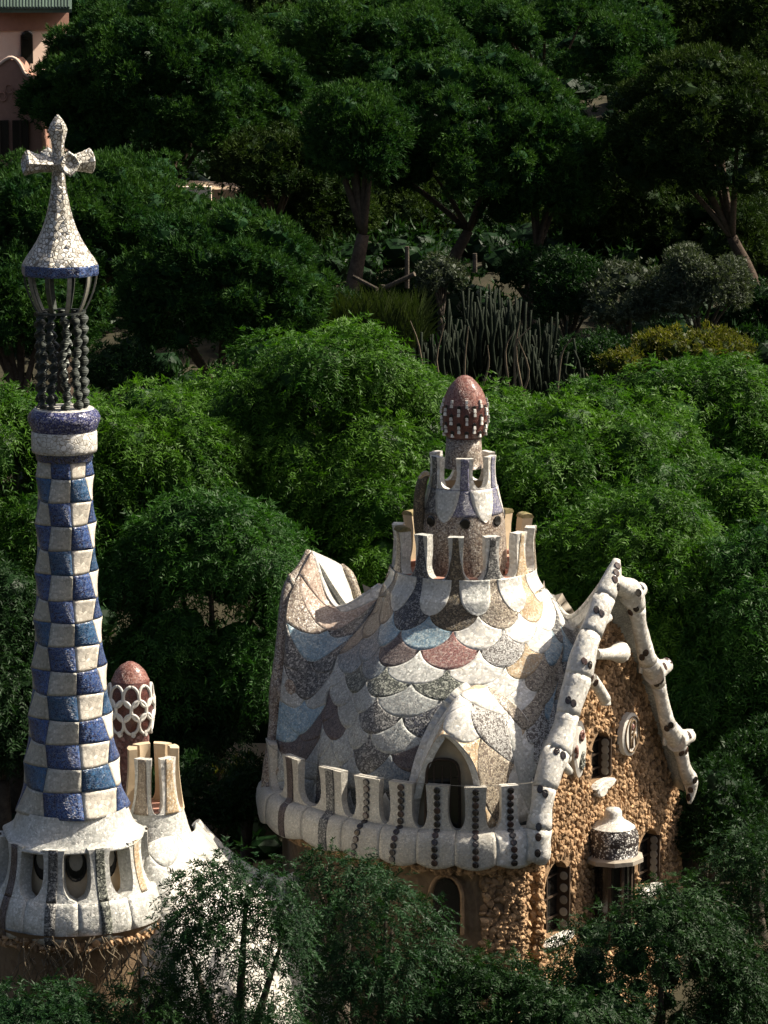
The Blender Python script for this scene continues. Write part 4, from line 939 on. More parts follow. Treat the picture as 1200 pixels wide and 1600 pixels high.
# ---- merlons at the right of the tower and the white mosaic roof falling to the right
YR = -5.2; ur = pm(YR)
RX = P(240, 1230, YR)[0]
def zr(py): return P(240, py, YR)[2]
for k, ang in enumerate((-22, 42, 105, 160, 215, 275)):
    merlon(RX, YR, 40 * ur, R(ang), R(63), zr(1262), zr(1178 if k in (0, 1) else 1168), .2, R(22), R(19), .22, M_white if k == 1 else M_pale if k == 0 else M_beigepl, gate, stripe=M_tan if k == 0 else M_orange if k == 1 else None, name='merlon', sh=.5, grow=.1)
V, F = lathe(RX, YR, [(47*ur, zr(1262)), (55*ur, zr(1290)), (70*ur, zr(1330)), (92*ur, zr(1380))], 40); add('turret_skirt', V, F, M_pale, gate, smooth=True)
V, F = lathe(RX, YR, [(.01, zr(1259)), (47*ur, zr(1259))], 30); add('terrace_floor', V, F, M_terr, gate)
rn = net_px([[(205,1330,-7.0),(250,1310,-6.6),(300,1300,-5.0),(306,1285,-2.0)],[(215,1420,-7.4),(275,1400,-7.2),(350,1380,-5.2),(385,1362,-1.8)],[(220,1520,-7.8),(300,1500,-7.8),(415,1440,-5.4),(448,1400,-2.0)],[(225,1640,-8.2),(320,1640,-8.4),(450,1590,-6.2),(515,1560,-2.4)]])
def RSf(c, r): return netev(rn, np.asarray(r, float) / 2, np.asarray(c, float))
def RNf(c, r, e=.04):
    du = RSf(c+e, r) - RSf(np.clip(c-e, 0, 9), r); dv = RSf(c, r+e) - RSf(c, np.clip(r-e, 0, 9)); return nrm(np.cross(dv, du))
c_, r_ = np.meshgrid(np.linspace(0, 3, 20), np.linspace(0, 6, 24), indexing='ij'); A = RSf(c_, r_)
V, F = slab(A, A - np.array([0, 0, .2])); lr = add('lower_roof', V, F, M_white, gate, smooth=True)
for c2 in range(0, 7):
    c = c2 / 2
    for r in ((1, 3, 5) if c2 % 2 == 0 else (2, 4, 6)):
        scale_piece(RSf, RNf, c, r, [M_white, M_white, M_white, M_pale][(c2 + r) % 4], lr, 0, 3, 0, 6, 'roof_scale', .03, .02)
ep = [(306,1285,-2.0,8),(340,1325,-1.9,11),(385,1362,-1.8,12),(425,1378,-1.8,13),(448,1400,-2.0,13),(455,1450,-2.1,12),(470,1495,-2.2,14),(490,1530,-2.3,12),(512,1570,-2.4,14),(520,1620,-2.5,12)]
for q in range(0, 9, 3):
    sg_ = ep[q:q+4]; V, F = tube([P(a_, b_, c_) for a_, b_, c_, _ in sg_], [x[3]*.0152 for x in sg_], 12, 4); add('edge_bone', V, F, M_white, gate, smooth=True)
V, F = tube([P(432,1385,-2.1), P(448,1376,-2.2), P(463,1374,-2.3)], [.16, .13, .2], 12, 3); add('horn', V, F, M_white, gate, smooth=True)
V, F = tube([P(478,1500,-2.4), P(492,1490,-2.5), P(505,1488,-2.6)], [.16, .13, .18], 12, 3); add('horn', V, F, M_white, gate, smooth=True)

# ================================================================ ground
def gz(Y): return np.interp(Y, [-300, -20, 0, 16, 26, 35, 50, 70, 100, 160, 400, 900], [-5, -1.5, 0, 3, 6, 10.5, 13, 16, 21, 40, 120, 200])
gx = np.concatenate([np.linspace(-600, -70, 14), np.linspace(-60, 60, 61), np.linspace(70, 600, 14)]); gy = np.concatenate([np.linspace(-160, -20, 12), np.linspace(-15, 110, 90), np.linspace(115, 900, 30)])
X, Y = np.meshgrid(gx, gy, indexing='ij'); Z = gz(Y) + .35 * np.sin(X * .31 + Y * .17) * np.sin(Y * .23 - X * .1) + rng.uniform(-.06, .06, X.shape) - .4
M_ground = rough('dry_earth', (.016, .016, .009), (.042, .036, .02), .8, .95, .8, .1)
M_path = rough('pale_sandy_path', (.50, .38, .26), (.42, .31, .2), 1.5, .95, .4)
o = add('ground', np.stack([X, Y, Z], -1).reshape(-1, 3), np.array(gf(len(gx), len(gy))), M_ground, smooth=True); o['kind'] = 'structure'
def path(name, x0, x1, Y0, Y1, lift=.25):
    xs = np.linspace(x0, x1, 30); yy = np.linspace(Y0, Y1, 5); A, B = np.meshgrid(xs, yy, indexing='ij'); B = B + .5 * np.sin(A * .5)
    G = np.stack([A, B, gz(B) + lift], -1); V, F = slab(G, G - [0, 0, .7]); q = add(name, V, F, M_path); q['kind'] = 'structure'
path('path', -14, 1, 13.0, 16.0, .6)
path('path', -12, -1, 63, 64.4, .6)
path('path', 7, 13, 66.5, 67.4, .6)
# ================================================================ foliage
def lobes_of(c, rx, ry, rz, n, r0, r1, up=-.25, seed=0):
    """sub-lobes spread over an ellipsoid"""
    g = np.random.default_rng(seed); L = []
    k = 0
    while len(L) < n and k < n * 30:
        k += 1; d = nrm(g.normal(size=3))
        if d[2] < up: continue
        if d[1] > .3 and g.random() < .75: continue
        L.append([*(c + d * np.array([rx, ry, rz]) * g.uniform(.72, 1.0)), g.uniform(r0, r1), *d])
    return np.array(L)
def ico2():
    V = [tuple(q) for q in ICO]; F = []; mid = {}
    def m(a, b):
        k = (min(a, b), max(a, b))
        if k not in mid: V.append(tuple(nrm(np.array(V[a]) + np.array(V[b])))); mid[k] = len(V) - 1
        return mid[k]
    for a, b, c in ICF:
        x, y, z = m(a, b), m(b, c), m(c, a); F += [[a, x, z], [b, y, x], [c, z, y], [x, y, z]]
    return np.array(V), np.array(F)
CO_V, CO_F = ico2()
def foliage(name, L, nsp, K, ll, lw, mat, parent, mode='leaf', spl=.35, flat=.75, droop=.35, seed=0, inner=.0, kind=None, core=.78):
    """L rows: x y z r dx dy dz ; nsp sprigs, K leaflets per sprig"""
    g = np.random.default_rng(seed); w = L[:, 3] ** 2; i = g.choice(len(L), nsp, p=w / w.sum())
    d = nrm(g.normal(size=(nsp, 3)) + L[i, 4:7] * .8 + np.array([0, -.25, .35])); inn = g.random(nsp) < inner
    rad = np.where(inn, g.uniform(.2, .85, nsp), g.uniform(.84, 1.05, nsp) + g.exponential(.06, nsp)) * L[i, 3]
    sc = np.array([1, 1, flat]); p = L[i, :3] + d * rad[:, None] * sc
    toc = nrm(CAM - p); fc = np.sum(d * toc, 1)
    keep = (fc > -.15) | (g.random(nsp) < .15)
    for l in L:
        q = np.linalg.norm((p - l[:3]) / sc, axis=1); keep &= (q > l[3] * .62) | inn
    p, d, i = p[keep], d[keep], i[keep]; n = len(p)
    r1 = g.normal(size=(n, 3))
    if mode == 'leaf':      # pinnate sprays that arch over
        ax = nrm(d * .7 + r1 * .45 + np.array([0, 0, -droop])); side = nrm(np.cross(ax, d + r1 * .2)); nn = nrm(np.cross(side, ax))
        t = (np.arange(K) // 2 + .5) / (K / 2); sg = np.where(np.arange(K) % 2 == 0, 1., -1.)
        t = t[None, :, None]; sgn = sg[None, :, None]
        base = p[:, None] + ax[:, None] * t * spl + np.array([0, 0, -1.]) * (t ** 2) * spl * droop
        ld = nrm(ax[:, None] * .75 + side[:, None] * sgn * .75 + g.normal(size=(n, K, 3)) * .22 + np.array([0, 0, -.2]))
        wd = nrm(np.cross(ld, nn[:, None] + g.normal(size=(n, K, 3)) * .45))
    else:                   # tufts of needles / leaves radiating outwards
        ax = nrm(d + np.array([0, 0, .35])); base = p[:, None] + g.normal(size=(n, K, 3)) * .05 * spl / .35
        ld = nrm(ax[:, None] * 1.0 + g.normal(size=(n, K, 3)) * (.55 if mode == 'needle' else .9)); wd = nrm(np.cross(ld, g.normal(size=(n, K, 3))))
    L_ = ll * g.uniform(.7, 1.25, (n, K, 1)); W_ = lw * g.uniform(.8, 1.2, (n, K, 1)) * .5
    v = np.stack([base + wd * W_, base + ld * L_, base - wd * W_ + ld * L_ * .25], 2).reshape(-1, 3)
    F = np.arange(len(v)).reshape(-1, 3)
    lt = g.normal(size=len(L)) * .16
    tint = np.repeat(np.clip(.5 + lt[i] + g.normal(size=n) * .16, 0, 1), K) + g.normal(size=n * K) * .10
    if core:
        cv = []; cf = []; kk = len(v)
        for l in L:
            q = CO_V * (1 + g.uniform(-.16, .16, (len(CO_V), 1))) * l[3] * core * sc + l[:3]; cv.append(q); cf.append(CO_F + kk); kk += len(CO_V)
        v = np.concatenate([v] + cv); F = np.concatenate([F] + cf); tint = np.concatenate([tint, np.full(len(L) * len(CO_F), -.1)])  # cores take the darkest leaf tint, painting in the shade inside crowns
    return add(name, v, F, mat, parent, kind=kind, attr=tint, origin=WORLD[parent.name] if parent is not None else None)
# undergrowth on the slope
ug = []
g_ = np.random.default_rng(5)
for _ in range(1500):
    y = g_.uniform(6, 125) ; x = g_.uniform(-1, 1) * (13 + y * .14)
    if (12 < y < 17.5 and x < 2) : continue
    r_ = g_.uniform(.5, 1.1) * (1 + y * .006); ug.append([x, y, float(gz(y)) - .35 + r_ * .2, r_, 0, -.3, .8])
ug = np.array(ug)
UG = True
M_bark = rough('grey_brown_bark', (.045, .036, .027), (.095, .078, .06), 7, .95, .9, .06)
M_pbark = rough('reddish_pine_bark', (.055, .038, .028), (.11, .08, .058), 6, .95, .9, .06)
M_twig = rough('pale_twig', (.15, .12, .08), (.09, .07, .045), 5, .9, .3)
LF_bright = leafmat('fresh_green_leaves', (0.0164, 0.0557, 0.0066), (0.0643, 0.1439, 0.0140), .30)
LF_mid = leafmat('shade_toned_leaves', (0.0104, 0.0408, 0.0075), (0.0371, 0.1004, 0.0148), .28)  # same species as the fresh green, colour darkened for trees low in shade
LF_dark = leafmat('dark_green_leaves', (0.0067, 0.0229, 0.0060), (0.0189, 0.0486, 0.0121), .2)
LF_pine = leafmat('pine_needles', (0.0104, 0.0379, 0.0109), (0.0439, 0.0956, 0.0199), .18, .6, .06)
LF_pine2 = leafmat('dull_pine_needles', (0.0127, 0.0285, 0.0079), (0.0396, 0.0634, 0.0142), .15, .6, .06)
LF_olive = leafmat('silvery_leaves', (0.0347, 0.0473, 0.0284), (0.0819, 0.0977, 0.0630), .15, .5)
LF_yel = leafmat('yellow_green_leaves', (0.0268, 0.0420, 0.0077), (0.1224, 0.1148, 0.0153), .3)
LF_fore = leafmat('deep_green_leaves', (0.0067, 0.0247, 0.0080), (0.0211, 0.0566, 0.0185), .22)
LF_cact = leafmat('grey_green_stems', (.012, .02, .01), (.03, .04, .02), .0, .5)
LF_grass = leafmat('tall_grass_blades', (.014, .026, .007), (.045, .06, .018), .15)
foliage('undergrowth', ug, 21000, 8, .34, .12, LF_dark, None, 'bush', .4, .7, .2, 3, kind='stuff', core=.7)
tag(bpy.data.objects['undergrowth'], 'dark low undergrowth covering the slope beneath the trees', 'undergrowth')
NTREE = [0]
def tree(name, label, cat, px, py, rxp, rzp, Y, kind, group=None, mat=None, nsub=None, r=(.9, 1.5), dens=1.0, trunk=True, tpx=None, tilt=0, up=-.25, ryf=.85, forks=3):
    NTREE[0] += 1; sd = NTREE[0] * 13
    c = P(px, py, Y); m = pm(Y); rx, rz = rxp * m, rzp * m; ry = rx * ryf
    bx = P(tpx, py, Y)[0] if tpx else c[0]
    rt = root(name, (bx, Y, gz(Y) - .4), label, cat, group)
    area = rx * rz * 4; n = nsub or int(area / (r[0] + r[1]) ** 2 * 4.2) + 8
    if kind == 'pine': up = min(up, -.45)
    if kind == 'bright': up = min(up, -.75)
    L = lobes_of(c, max(rx - r[1] * .6, .3), max(ry - r[1] * .6, .3), max(rz - r[1] * .5, .3), n, *r, up=up, seed=sd)
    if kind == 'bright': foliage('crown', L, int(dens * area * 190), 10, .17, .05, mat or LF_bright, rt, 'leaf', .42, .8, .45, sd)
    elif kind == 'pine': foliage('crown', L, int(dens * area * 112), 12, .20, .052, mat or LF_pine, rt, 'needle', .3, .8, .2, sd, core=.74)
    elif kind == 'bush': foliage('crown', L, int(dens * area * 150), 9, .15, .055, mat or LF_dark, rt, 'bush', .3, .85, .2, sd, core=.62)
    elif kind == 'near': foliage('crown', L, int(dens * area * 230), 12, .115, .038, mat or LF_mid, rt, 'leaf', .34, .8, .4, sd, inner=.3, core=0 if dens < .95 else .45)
    if trunk:
        g = np.random.default_rng(sd); zb = gz(Y) - .6; top = c[2] - rz * .35; h = top - zb
        r0 = max(.12, .035 * h + .08); bk = M_pbark if kind == 'pine' else M_bark
        fork = np.array([bx + (c[0] - bx) * .5 + tilt, Y, zb + h * .62])
        V, F = tube([(bx, Y, zb), (bx + tilt * .35 + g.uniform(-.1, .1), Y, zb + h * .3), fork], [r0 * 1.25, r0, r0 * .75], 10, 4, jit=.06); tk = add('trunk', V, F, bk, rt, smooth=True)
        sel = g.choice(len(L), min(len(L), 7 if forks > 1 else 3), replace=False)
        for q in sel:
            e = L[q, :3]; md = fork * .5 + e * .5 + np.array([0, 0, .12 * h * .3])
            V, F = tube([fork, md, e], [r0 * .5, r0 * .3, r0 * .1], 7, 3, jit=.05); add('branch', V, F, bk, tk, smooth=True)
    return rt
GP = 'umbrella pines on the hillside'; GB = 'feathery bright green trees behind the gatehouse'
pine = 'stone pine'
tree('pine_tree', 'broad dark umbrella pine beside the pink house, behind the mosaic cross', pine, 262, 165, 220, 185, 56, 'pine', GP, r=(.5, .9), dens=1.2)
tree('pine_tree', 'large umbrella pine in the middle of the hillside with forked trunk showing below', pine, 725, 225, 205, 150, 48, 'pine', GP, r=(.45, .8), dens=1.1, tpx=690, tilt=.6)
tree('pine_tree', 'lower umbrella pine crown with hanging right side, just right of the middle pine', pine, 850, 280, 95, 130, 47, 'pine', GP, r=(.6, .9), tpx=830)
tree('pine_tree', 'pine crown filling the top centre between the two largest pines', pine, 560, 90, 190, 110, 66, 'pine', GP, r=(.6, 1.0))
tree('pine_tree', 'high rounded pine along the top edge, right of centre', pine, 850, 75, 210, 105, 70, 'pine', GP, r=(.6, 1.05))
tree('pine_tree', 'dull olive green pine at the right edge above a tall bare trunk', pine, 1110, 225, 165, 155, 46, 'pine', GP, mat=LF_pine2, r=(.5, .9), tpx=1182, dens=.95)
tree('pine_tree', 'shaded pine in the upper right corner behind the dull olive pine', pine, 1120, 40, 180, 110, 80, 'pine', GP, mat=LF_pine2, r=(1, 1.6))
tree('pine_tree', 'low dense pine crown left of the mosaic cross shaft', pine, 95, 370, 180, 135, 34, 'pine', GP, up=-.7, r=(.4, .75), dens=1.2)
tree('pine_tree', 'rounded pine crown right of the iron lantern of the chequered tower', pine, 345, 455, 170, 140, 30, 'pine', GP, up=-.7, r=(.38, .7), dens=1.2)
tree('pine_tree', 'dark pine crown low at the left edge behind the twisted iron bars', pine, 30, 500, 110, 110, 31, 'pine', GP, r=(.5, .9), mat=LF_pine)
tree('pine_tree', 'narrow pine with a thick leaning trunk right of the rounded pine crown', pine, 555, 225, 85, 95, 44, 'pine', GP, r=(.5, .9), tpx=545, tilt=.4)
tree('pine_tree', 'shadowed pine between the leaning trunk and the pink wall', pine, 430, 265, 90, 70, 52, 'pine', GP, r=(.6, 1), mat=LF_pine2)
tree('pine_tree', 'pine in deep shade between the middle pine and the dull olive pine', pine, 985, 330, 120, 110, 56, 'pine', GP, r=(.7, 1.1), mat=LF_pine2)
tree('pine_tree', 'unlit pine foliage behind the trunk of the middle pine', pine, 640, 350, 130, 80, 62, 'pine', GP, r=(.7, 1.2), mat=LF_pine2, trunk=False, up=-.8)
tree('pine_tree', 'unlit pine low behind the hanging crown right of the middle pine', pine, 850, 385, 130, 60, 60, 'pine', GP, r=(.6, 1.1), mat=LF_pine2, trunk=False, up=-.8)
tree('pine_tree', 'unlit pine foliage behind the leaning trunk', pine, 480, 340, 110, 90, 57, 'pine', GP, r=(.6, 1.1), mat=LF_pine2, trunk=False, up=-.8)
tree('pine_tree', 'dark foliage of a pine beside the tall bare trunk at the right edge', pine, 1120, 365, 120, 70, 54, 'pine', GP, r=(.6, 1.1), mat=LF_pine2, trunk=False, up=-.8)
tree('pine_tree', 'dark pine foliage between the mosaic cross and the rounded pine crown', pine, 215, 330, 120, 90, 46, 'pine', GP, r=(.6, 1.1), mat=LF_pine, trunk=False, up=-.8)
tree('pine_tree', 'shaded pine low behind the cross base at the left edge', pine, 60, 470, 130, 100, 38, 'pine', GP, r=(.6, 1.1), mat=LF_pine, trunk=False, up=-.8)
for k, (x, y, rx_, rz_, Y_) in enumerate([(120, 30, 220, 120, 98), (420, 20, 220, 110, 100), (700, 10, 230, 110, 105), (980, 20, 240, 120, 102), (1200, 120, 200, 140, 95), (-60, 200, 140, 160, 95), (600, 180, 200, 110, 92), (1000, 190, 220, 110, 90), (300, 240, 220, 110, 88)]):
    tree('pine_tree', ['rearmost pine at the top left corner behind the pink house', 'rearmost pine above the broad umbrella pine', 'rearmost pine at the middle of the top edge', 'rearmost pine at the top edge right of centre', 'rearmost pine at the right edge',
      'pine off the left edge beside the pink house', 'pine seen through the gap between the largest crowns', 'background pine behind the deeply shaded one', 'background pine low behind the broad umbrella pine'][k], pine, x, y, rx_, rz_, Y_, 'pine', GP, mat=LF_pine2 if k % 2 else LF_pine, r=(1.0, 1.7), dens=.4, trunk=False)
bt = 'feathery tree'
tree('leafy_tree', 'brightest feathery tree with high domed crown left of the chimney turret', bt, 520, 740, 215, 240, 17, 'bright', GB, r=(.8, 1.4), dens=1.1)
tree('leafy_tree', 'feathery tree with rounded top just right of the tower collar', bt, 215, 750, 185, 172, 15, 'bright', GB, r=(.7, 1.2), dens=1.1)
tree('leafy_tree', 'feathery tree at the left edge behind the chequered shaft', bt, 10, 780, 150, 175, 13, 'bright', GB, r=(.7, 1.2))
tree('leafy_tree', 'wide feathery tree spreading right of the chimney turret', bt, 890, 800, 270, 195, 18, 'bright', GB, r=(.8, 1.4), dens=1.1)
tree('leafy_tree', 'feathery tree at the right edge under the yellow green shrub', bt, 1110, 700, 200, 150, 23, 'bright', GB, r=(.8, 1.3))
tree('leafy_tree', 'feathery crown directly behind the capped chimney dome', bt, 740, 740, 160, 140, 22, 'bright', GB, r=(.7, 1.2))
tree('leafy_tree', 'feathery tree hanging right of the gable peak', bt, 1020, 970, 190, 230, 12, 'bright', GB, mat=LF_bright, r=(.7, 1.2), dens=1.05)
tree('leafy_tree', 'shadowy green tree at the right edge beside the far gable bones', bt, 1165, 1060, 140, 270, 10, 'bright', GB, mat=LF_mid, r=(.7, 1.2))
tree('leafy_tree', 'darker feathery tree between the chequered tower and the left roof wing', bt, 335, 960, 170, 210, 11, 'bright', GB, mat=LF_mid, r=(.7, 1.2))
tree('leafy_tree', 'feathery tree filling the hollow between the two brightest crowns at the left', bt, 345, 720, 120, 130, 21, 'bright', GB, r=(.7, 1.2), trunk=False)
tree('leafy_tree', 'feathery tree rising behind the white merlons of the turret', bt, 620, 900, 130, 170, 14, 'bright', GB, mat=LF_bright, r=(.7, 1.2), trunk=False)
tree('leafy_tree', 'feathery tree at the right edge above the dark lower tree', bt, 1170, 850, 130, 140, 16, 'bright', GB, mat=LF_bright, r=(.7, 1.2), trunk=False)
tree('leafy_tree', 'shaded tree low at the left edge beside the tower base', bt, 0, 1050, 90, 190, 9, 'bright', GB, mat=LF_dark, r=(.6, 1.0))  # here and next two, the darkest leaf colour stands in for shade
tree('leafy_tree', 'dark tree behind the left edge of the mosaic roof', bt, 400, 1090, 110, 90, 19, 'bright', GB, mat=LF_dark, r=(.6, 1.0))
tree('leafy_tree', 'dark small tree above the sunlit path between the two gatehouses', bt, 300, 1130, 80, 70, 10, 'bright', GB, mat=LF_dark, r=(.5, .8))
# shrubs on the slope
sh = 'shrub'; GS = 'shrubs below the pines'
tree('olive_shrub', 'silvery olive shrub with broad top in front of the deeply shaded pine', sh, 1095, 460, 85, 75, 37, 'bush', GS, LF_olive, r=(.4, .7), dens=.9)
tree('olive_shrub', 'grey green shrub between the cactus thicket and the silvery shrub', sh, 985, 475, 75, 65, 38, 'bush', GS, LF_olive, r=(.4, .7), dens=.8)
tree('olive_shrub', 'dark feathery shrub just right of the cactus thicket', sh, 890, 470, 65, 80, 39, 'bush', GS, LF_dark, r=(.4, .7), dens=.9)
tree('yellow_shrub', 'yellow green shrub above the bright tree at the right', sh, 1080, 550, 100, 38, 31, 'bush', GS, LF_yel, r=(.3, .55), dens=.8, up=-.1)
tree('yellow_shrub', 'small golden shrub at the left end of the yellow green one', sh, 975, 575, 40, 25, 30, 'bush', GS, LF_yel, r=(.25, .4), dens=.8, up=-.1)
tree('broadleaf_shrub', 'pale leaved shrub at the top left corner of the cactus thicket', sh, 690, 440, 40, 38, 42, 'bush', GS, LF_olive, r=(.25, .5), dens=.7)
tree('dark_shrub', 'dark round shrub beside the tall grass', sh, 520, 500, 50, 55, 34, 'bush', GS, LF_dark, r=(.3, .6))
tree('dark_shrub', 'dark shrub under the tree between the two gatehouses', sh, 330, 1250, 130, 70, 5, 'bush', GS, LF_dark, r=(.4, .7), dens=.8)
tree('golden_shrub', 'ochre tinged shrub between the merlon turret and the mosaic roof', sh, 385, 1225, 45, 40, 6.5, 'bush', GS, LF_yel, r=(.3, .5), dens=.3)
tree('dark_shrub', 'shrub at the foot of the gable wall at the right', sh, 1110, 1300, 90, 110, 4, 'bush', GS, LF_dark, r=(.5, .8), dens=.8)
tree('dark_shrub', 'shrub in shade at the right edge below the dark tree', sh, 1190, 1240, 80, 110, 6, 'bush', GS, LF_dark, r=(.5, .8), dens=.8)
tree('dark_shrub', 'low dark shrub right of the foot of the cactus thicket', sh, 935, 560, 60, 38, 33, 'bush', GS, LF_dark, r=(.3, .55))
tree('dark_shrub', 'low shrub in shade around the wooden rails', sh, 605, 455, 75, 28, 45, 'bush', GS, LF_dark, r=(.3, .5))
tree('dark_shrub', 'dark shrub at the right edge under the tall bare trunk', sh, 1195, 500, 60, 60, 43, 'bush', GS, LF_dark, r=(.35, .6))
tree('dark_shrub', 'low shrub right of the twisted iron bars of the tower', sh, 190, 585, 80, 42, 28, 'bush', GS, LF_dark, r=(.3, .55))
tree('dark_shrub', 'shrub filling the shade below the hanging pine crown', sh, 830, 430, 60, 40, 44, 'bush', GS, LF_dark, r=(.3, .5))
# candelabra cactus thicket
cr_ = root('cactus_thicket', P(765, 610, 33), 'dark thicket of upright candelabra cactus stems behind the chimney dome', 'cactus', None)
for k in range(46):
    g = rng; bx = g.uniform(640, 890); Yk = g.uniform(31, 37); by = 625; a_ = P(bx + (765 - bx) * .35, by, Yk); hh = (1 - abs(bx - 765) / 210) * 130 + g.uniform(0, 45)
    for q in range(7):
        e = P(bx + g.uniform(-36, 36), by - hh + g.uniform(-20, 45), Yk + g.uniform(-.5, .5)); md = a_ * .4 + e * .6 + np.array([g.uniform(-.15, .15) + (e - a_)[0] * .3, 0, -.5]); 
        if q == 0: V, F = tube([a_, md, e], [.09, .07, .045], 5, 3); mb = MB(); mb.add(V, F)
        else: mb.add(*tube([md + (e - a_) * g.uniform(-.2, .1), md * .5 + e * .5 + np.array([g.uniform(-.2, .2), 0, -.1]), e], [.05, .06, .035], 5, 2))
    mb.build('cactus_stem', M_cactus if 0 else MATS.get('cactus_skin') or rough('cactus_skin', (.008, .014, .008), (.022, .028, .017), 9, .75, .3, spec=.1), cr_, smooth=True)
for k in range(9):
    x = rng.uniform(640, 880); y = rng.uniform(540, 600)
    V, F = tube([P(x, 620, 30), P(x + rng.uniform(-15, 15), y, 30), P(x + rng.uniform(-30, 30), y - rng.uniform(20, 60), 30)], [.05, .035, .015], 5, 3); add('dry_stalk', V, F, M_twig, cr_)
# tall grass
V = []; 
for k in range(2600):
    b = P(rng.uniform(530, 660), rng.uniform(500, 545), rng.uniform(31, 35)); h = rng.uniform(.35, 1.35); l = rng.normal() * .38; w_ = .02
    V += [b + [-w_, 0, 0], b + [w_, 0, 0], b + [l*.5 + w_*.6, 0, h*.6], b + [l, .05, h]]
o = add('tall_grass', np.array(V), np.arange(len(V)).reshape(-1, 4), LF_grass, attr=rng.uniform(.2, .8, len(V)//4)); o['kind'] = 'stuff'; tag(o, 'tall olive green grass between the leaning trunk and the cactus thicket', 'grass')
# rails and posts in front of the pines
fc = root('wooden_fence', P(600, 470, 40), 'rough wooden rail fence in shade below the middle pine', 'fence')
for a_, b_, r_ in (((552,432),(590,452),.07), ((597,452),(648,428),.09)):
    V, F = tube([P(*a_, 40), P(*b_, 39.5)], [r_, r_], 7, 1); add('rail', V, F, M_bark, fc)
for x, y0, y1 in ((636, 385, 450), (742, 396, 425), (598, 445, 475)):
    V, F = tube([P(x, y1, 40), P(x, y0, 40)], [.09, .08], 8, 1); add('post', V, F, M_bark, fc)
# foreground trees
GF = 'trees in front of the gatehouses'; nt_ = 'leafy tree'
tree('foreground_tree', 'thin leaved tree in front of the white roof between the two gatehouses', nt_, 365, 1500, 130, 190, -12, 'near', GF, LF_fore, r=(.3, .6), dens=.9, nsub=115, up=-.9)
tree('foreground_tree', 'leafy tree under the middle of the balcony', nt_, 590, 1520, 130, 165, -9, 'near', GF, LF_fore, up=-.9, r=(.35, .65), dens=.94)
tree('foreground_tree', 'young shoots of a tree touching the balcony ledge', nt_, 530, 1375, 60, 55, -7, 'near', GF, LF_fore, r=(.25, .45), dens=.7)
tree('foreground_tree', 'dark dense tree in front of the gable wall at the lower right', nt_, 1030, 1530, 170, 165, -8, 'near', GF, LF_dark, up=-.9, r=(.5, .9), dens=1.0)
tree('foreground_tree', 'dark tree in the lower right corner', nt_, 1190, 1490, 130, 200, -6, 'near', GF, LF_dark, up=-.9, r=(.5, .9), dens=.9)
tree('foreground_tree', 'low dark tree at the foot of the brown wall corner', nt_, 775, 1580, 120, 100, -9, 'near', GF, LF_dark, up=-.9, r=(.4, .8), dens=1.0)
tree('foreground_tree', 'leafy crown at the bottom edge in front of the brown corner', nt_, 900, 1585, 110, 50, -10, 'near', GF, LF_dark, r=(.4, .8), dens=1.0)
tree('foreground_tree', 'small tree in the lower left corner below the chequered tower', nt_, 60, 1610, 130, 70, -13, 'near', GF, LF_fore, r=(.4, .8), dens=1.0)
tree('foreground_tree', 'low bush at the tower foot with ochre leaves', nt_, 225, 1600, 85, 80, -13, 'near', GF, LF_dark, r=(.35, .6), dens=.8)
# dry climbing vines on the tower's lower wall
vn = root('dry_vines', P(110, 1560, -10), 'tangle of bare pale vine stems hanging below the tower balcony', 'vine')
for k in range(60):
    x = rng.uniform(35, 235); y = rng.uniform(1462, 1500); pts = []
    for q in range(7):
        pts.append(P(x, y, YT - 2.05 + rng.uniform(-.15, .1))); x += rng.uniform(-13, 13); y += rng.uniform(6, 24)
    V, F = tube(pts, np.linspace(.018, .008, 7), 5, 2); add('vine_stem', V, F, M_twig, vn)
# ================================================================ pink house on the hill
ph = root('pink_house', P(20, 260, 58), 'pink rendered house with green tiled roof and scrolled gable at the top left', 'house')
M_pink = rough('pale_pink_render', (.74, .58, .47), (.68, .50, .40), 2, .9, .2)
M_pink2 = rough('rose_render', (.34, .19, .14), (.27, .15, .11), 3, .9, .5)
M_gt = rough('green_roof_tile', (.035, .06, .045), (.07, .10, .07), 8, .5, .3)
YP = 60
PIV = P(30, 60, 60)
def rotp(V, a=R(38)):
    V = np.array(V) - PIV; c, s_ = math.cos(a), math.sin(a); return np.stack([V[:, 0]*c - V[:, 1]*s_, V[:, 0]*s_ + V[:, 1]*c, V[:, 2]], -1) + PIV
def pbox(name, x0, x1, y0, y1, Yn, Yf, mat, par, rt_=False):
    a_, b_ = P(x0, y1, Yn), P(x1, y0, Yn); V, F = box(((a_[0]+b_[0])/2, (Yn+Yf)/2, (a_[2]+b_[2])/2), (b_[0]-a_[0], Yf-Yn, b_[2]-a_[2]))
    if rt_: V = rotp(V)
    return add(name, V, F, mat, par)
pw = pbox('upper_wall', -90, 118, 14, 240, 60, 66, M_pink, ph, True)
pbox('frieze', -90, 119, 12, 48, 59.9, 60, M_pink2, pw, True)
V = np.array([P(-100, 14, 59), P(112, 14, 59), P(112, -12, 66), P(-100, -12, 66)]); V = np.concatenate([V, V - [0, 0, .15]])
rf = add('roof', V, [[0,1,2,3],[7,6,5,4],[0,4,5,1],[1,5,6,2],[2,6,7,3],[3,7,4,0]], M_gt, ph)
for k in range(42):
    x = -98 + 5 * k; V, F = tube([P(x, 14, 58.9) + [0, 0, .05], P(x, -12, 66) + [0, 0, .05]], [.055, .055], 6, 1); add('roof_tile', V, F, M_gt, rf)
wv = pbox('arched_window', 32, 52, 55, 100, 59.9, 59.97, M_glass, ph, True)
V, F = disc(P(41.5, 56, 59.88), np.array([1., 0, 0]), UZ, np.array([0, -1., 0]), .26, .2, .03, 14); V = rotp(V); add('window_head', V, F, M_glass, wv)
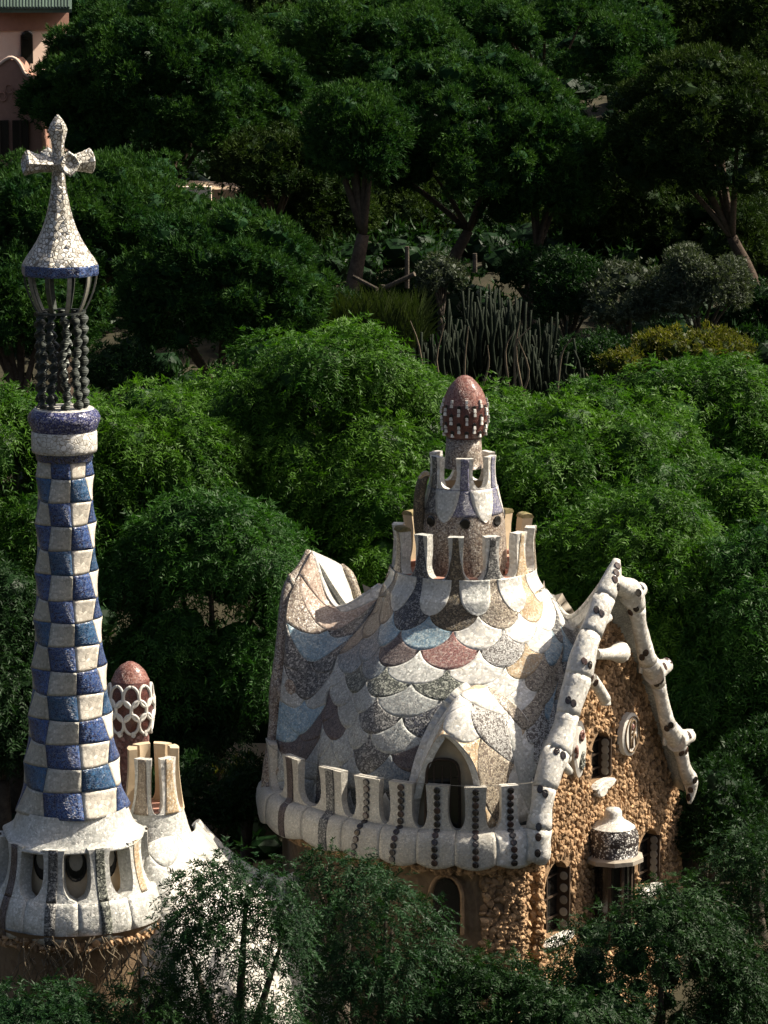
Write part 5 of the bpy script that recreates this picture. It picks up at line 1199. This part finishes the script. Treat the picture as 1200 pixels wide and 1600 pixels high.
# scrolled lower front
top = [(-80, 108), (-60, 118), (-40, 100), (-20, 96), (-6, 104), (3, 99), (14, 92), (24, 94), (32, 104), (38, 116), (46, 122), (52, 124), (58, 138), (63, 160), (66, 240), (66, 320), (-80, 320)]
V = np.array([P(x, y, 57) for x, y in top]); n = len(V); V = np.concatenate([V, V + [0, 3, 0]])
tr = tessellate_polygon([[Vector((x, y, 0)) for x, y in top]])
F = [list(t) for t in tr] + [[i + n for i in t] for t in tr] + [[i, (i+1) % n, n + (i+1) % n, n + i] for i in range(n)]
lf = add('lower_front', V, F, M_pink2, ph)
V, F = tube([P(x, y - 2, 56.95) for x, y in top[:13]], [.07] * 13, 7, 2); add('scroll_coping', V, F, M_pink, lf, smooth=True)
for sx_, sy_ in ((14, 138), (24, 148), (4, 150)):
    V, F = tube([P(sx_ + 7*math.cos(t)*(1 - t/14), sy_ + 9*math.sin(t)*(1 - t/14), 56.95) for t in np.linspace(0, 7, 14)], [.03]*14, 5, 1); add('scroll_relief', V, F, M_pink2, lf)
for x0, x1 in ((-14, 13), (20, 44)):
    q = pbox('tall_window', x0, x1, 188, 245, 56.85, 56.98, M_glass, ph); pbox('glazing_bar', (x0+x1)/2 - 1, (x0+x1)/2 + 1, 189, 244, 56.8, 56.86, M_wood, q)
lp_ = root('wall_lantern', P(32, 148, 56.8), 'small dark lantern on the rose coloured gable of the pink house', 'lantern')
V, F = box(P(32, 148, 56.7), (.16, .16, .3)); add('lamp_body', V, F, M_iron, lp_)
V, F = box(P(32, 141, 56.8), (.05, .3, .05)); add('bracket', V, F, M_iron, lp_)
V, F = box(P(32, 143, 56.7), (.26, .26, .05)); add('lamp_cap', V, F, M_iron, lp_)
# sunlit walls glimpsed between the pines
for nm, lb, x0, x1, y0, y1, Yw in (('garden_wall', 'sunlit cream wall glimpsed between two pine trunks', 478, 532, 246, 262, 58), ('garden_wall', 'pink wall fragment glimpsed under the broad umbrella pine', 285, 330, 292, 335, 50), ('garden_wall', 'low sunlit wall glimpsed right of the middle pine', 925, 1030, 282, 290, 62)):
    a_, b_ = P(x0, y1, Yw), P(x1, y0, Yw); V, F = box(((a_[0]+b_[0])/2, Yw + .2, (a_[2]+b_[2])/2 - .3), (b_[0]-a_[0], .4, b_[2]-a_[2] + .6)); tag(add(nm, V, F, M_pink), lb, 'wall')
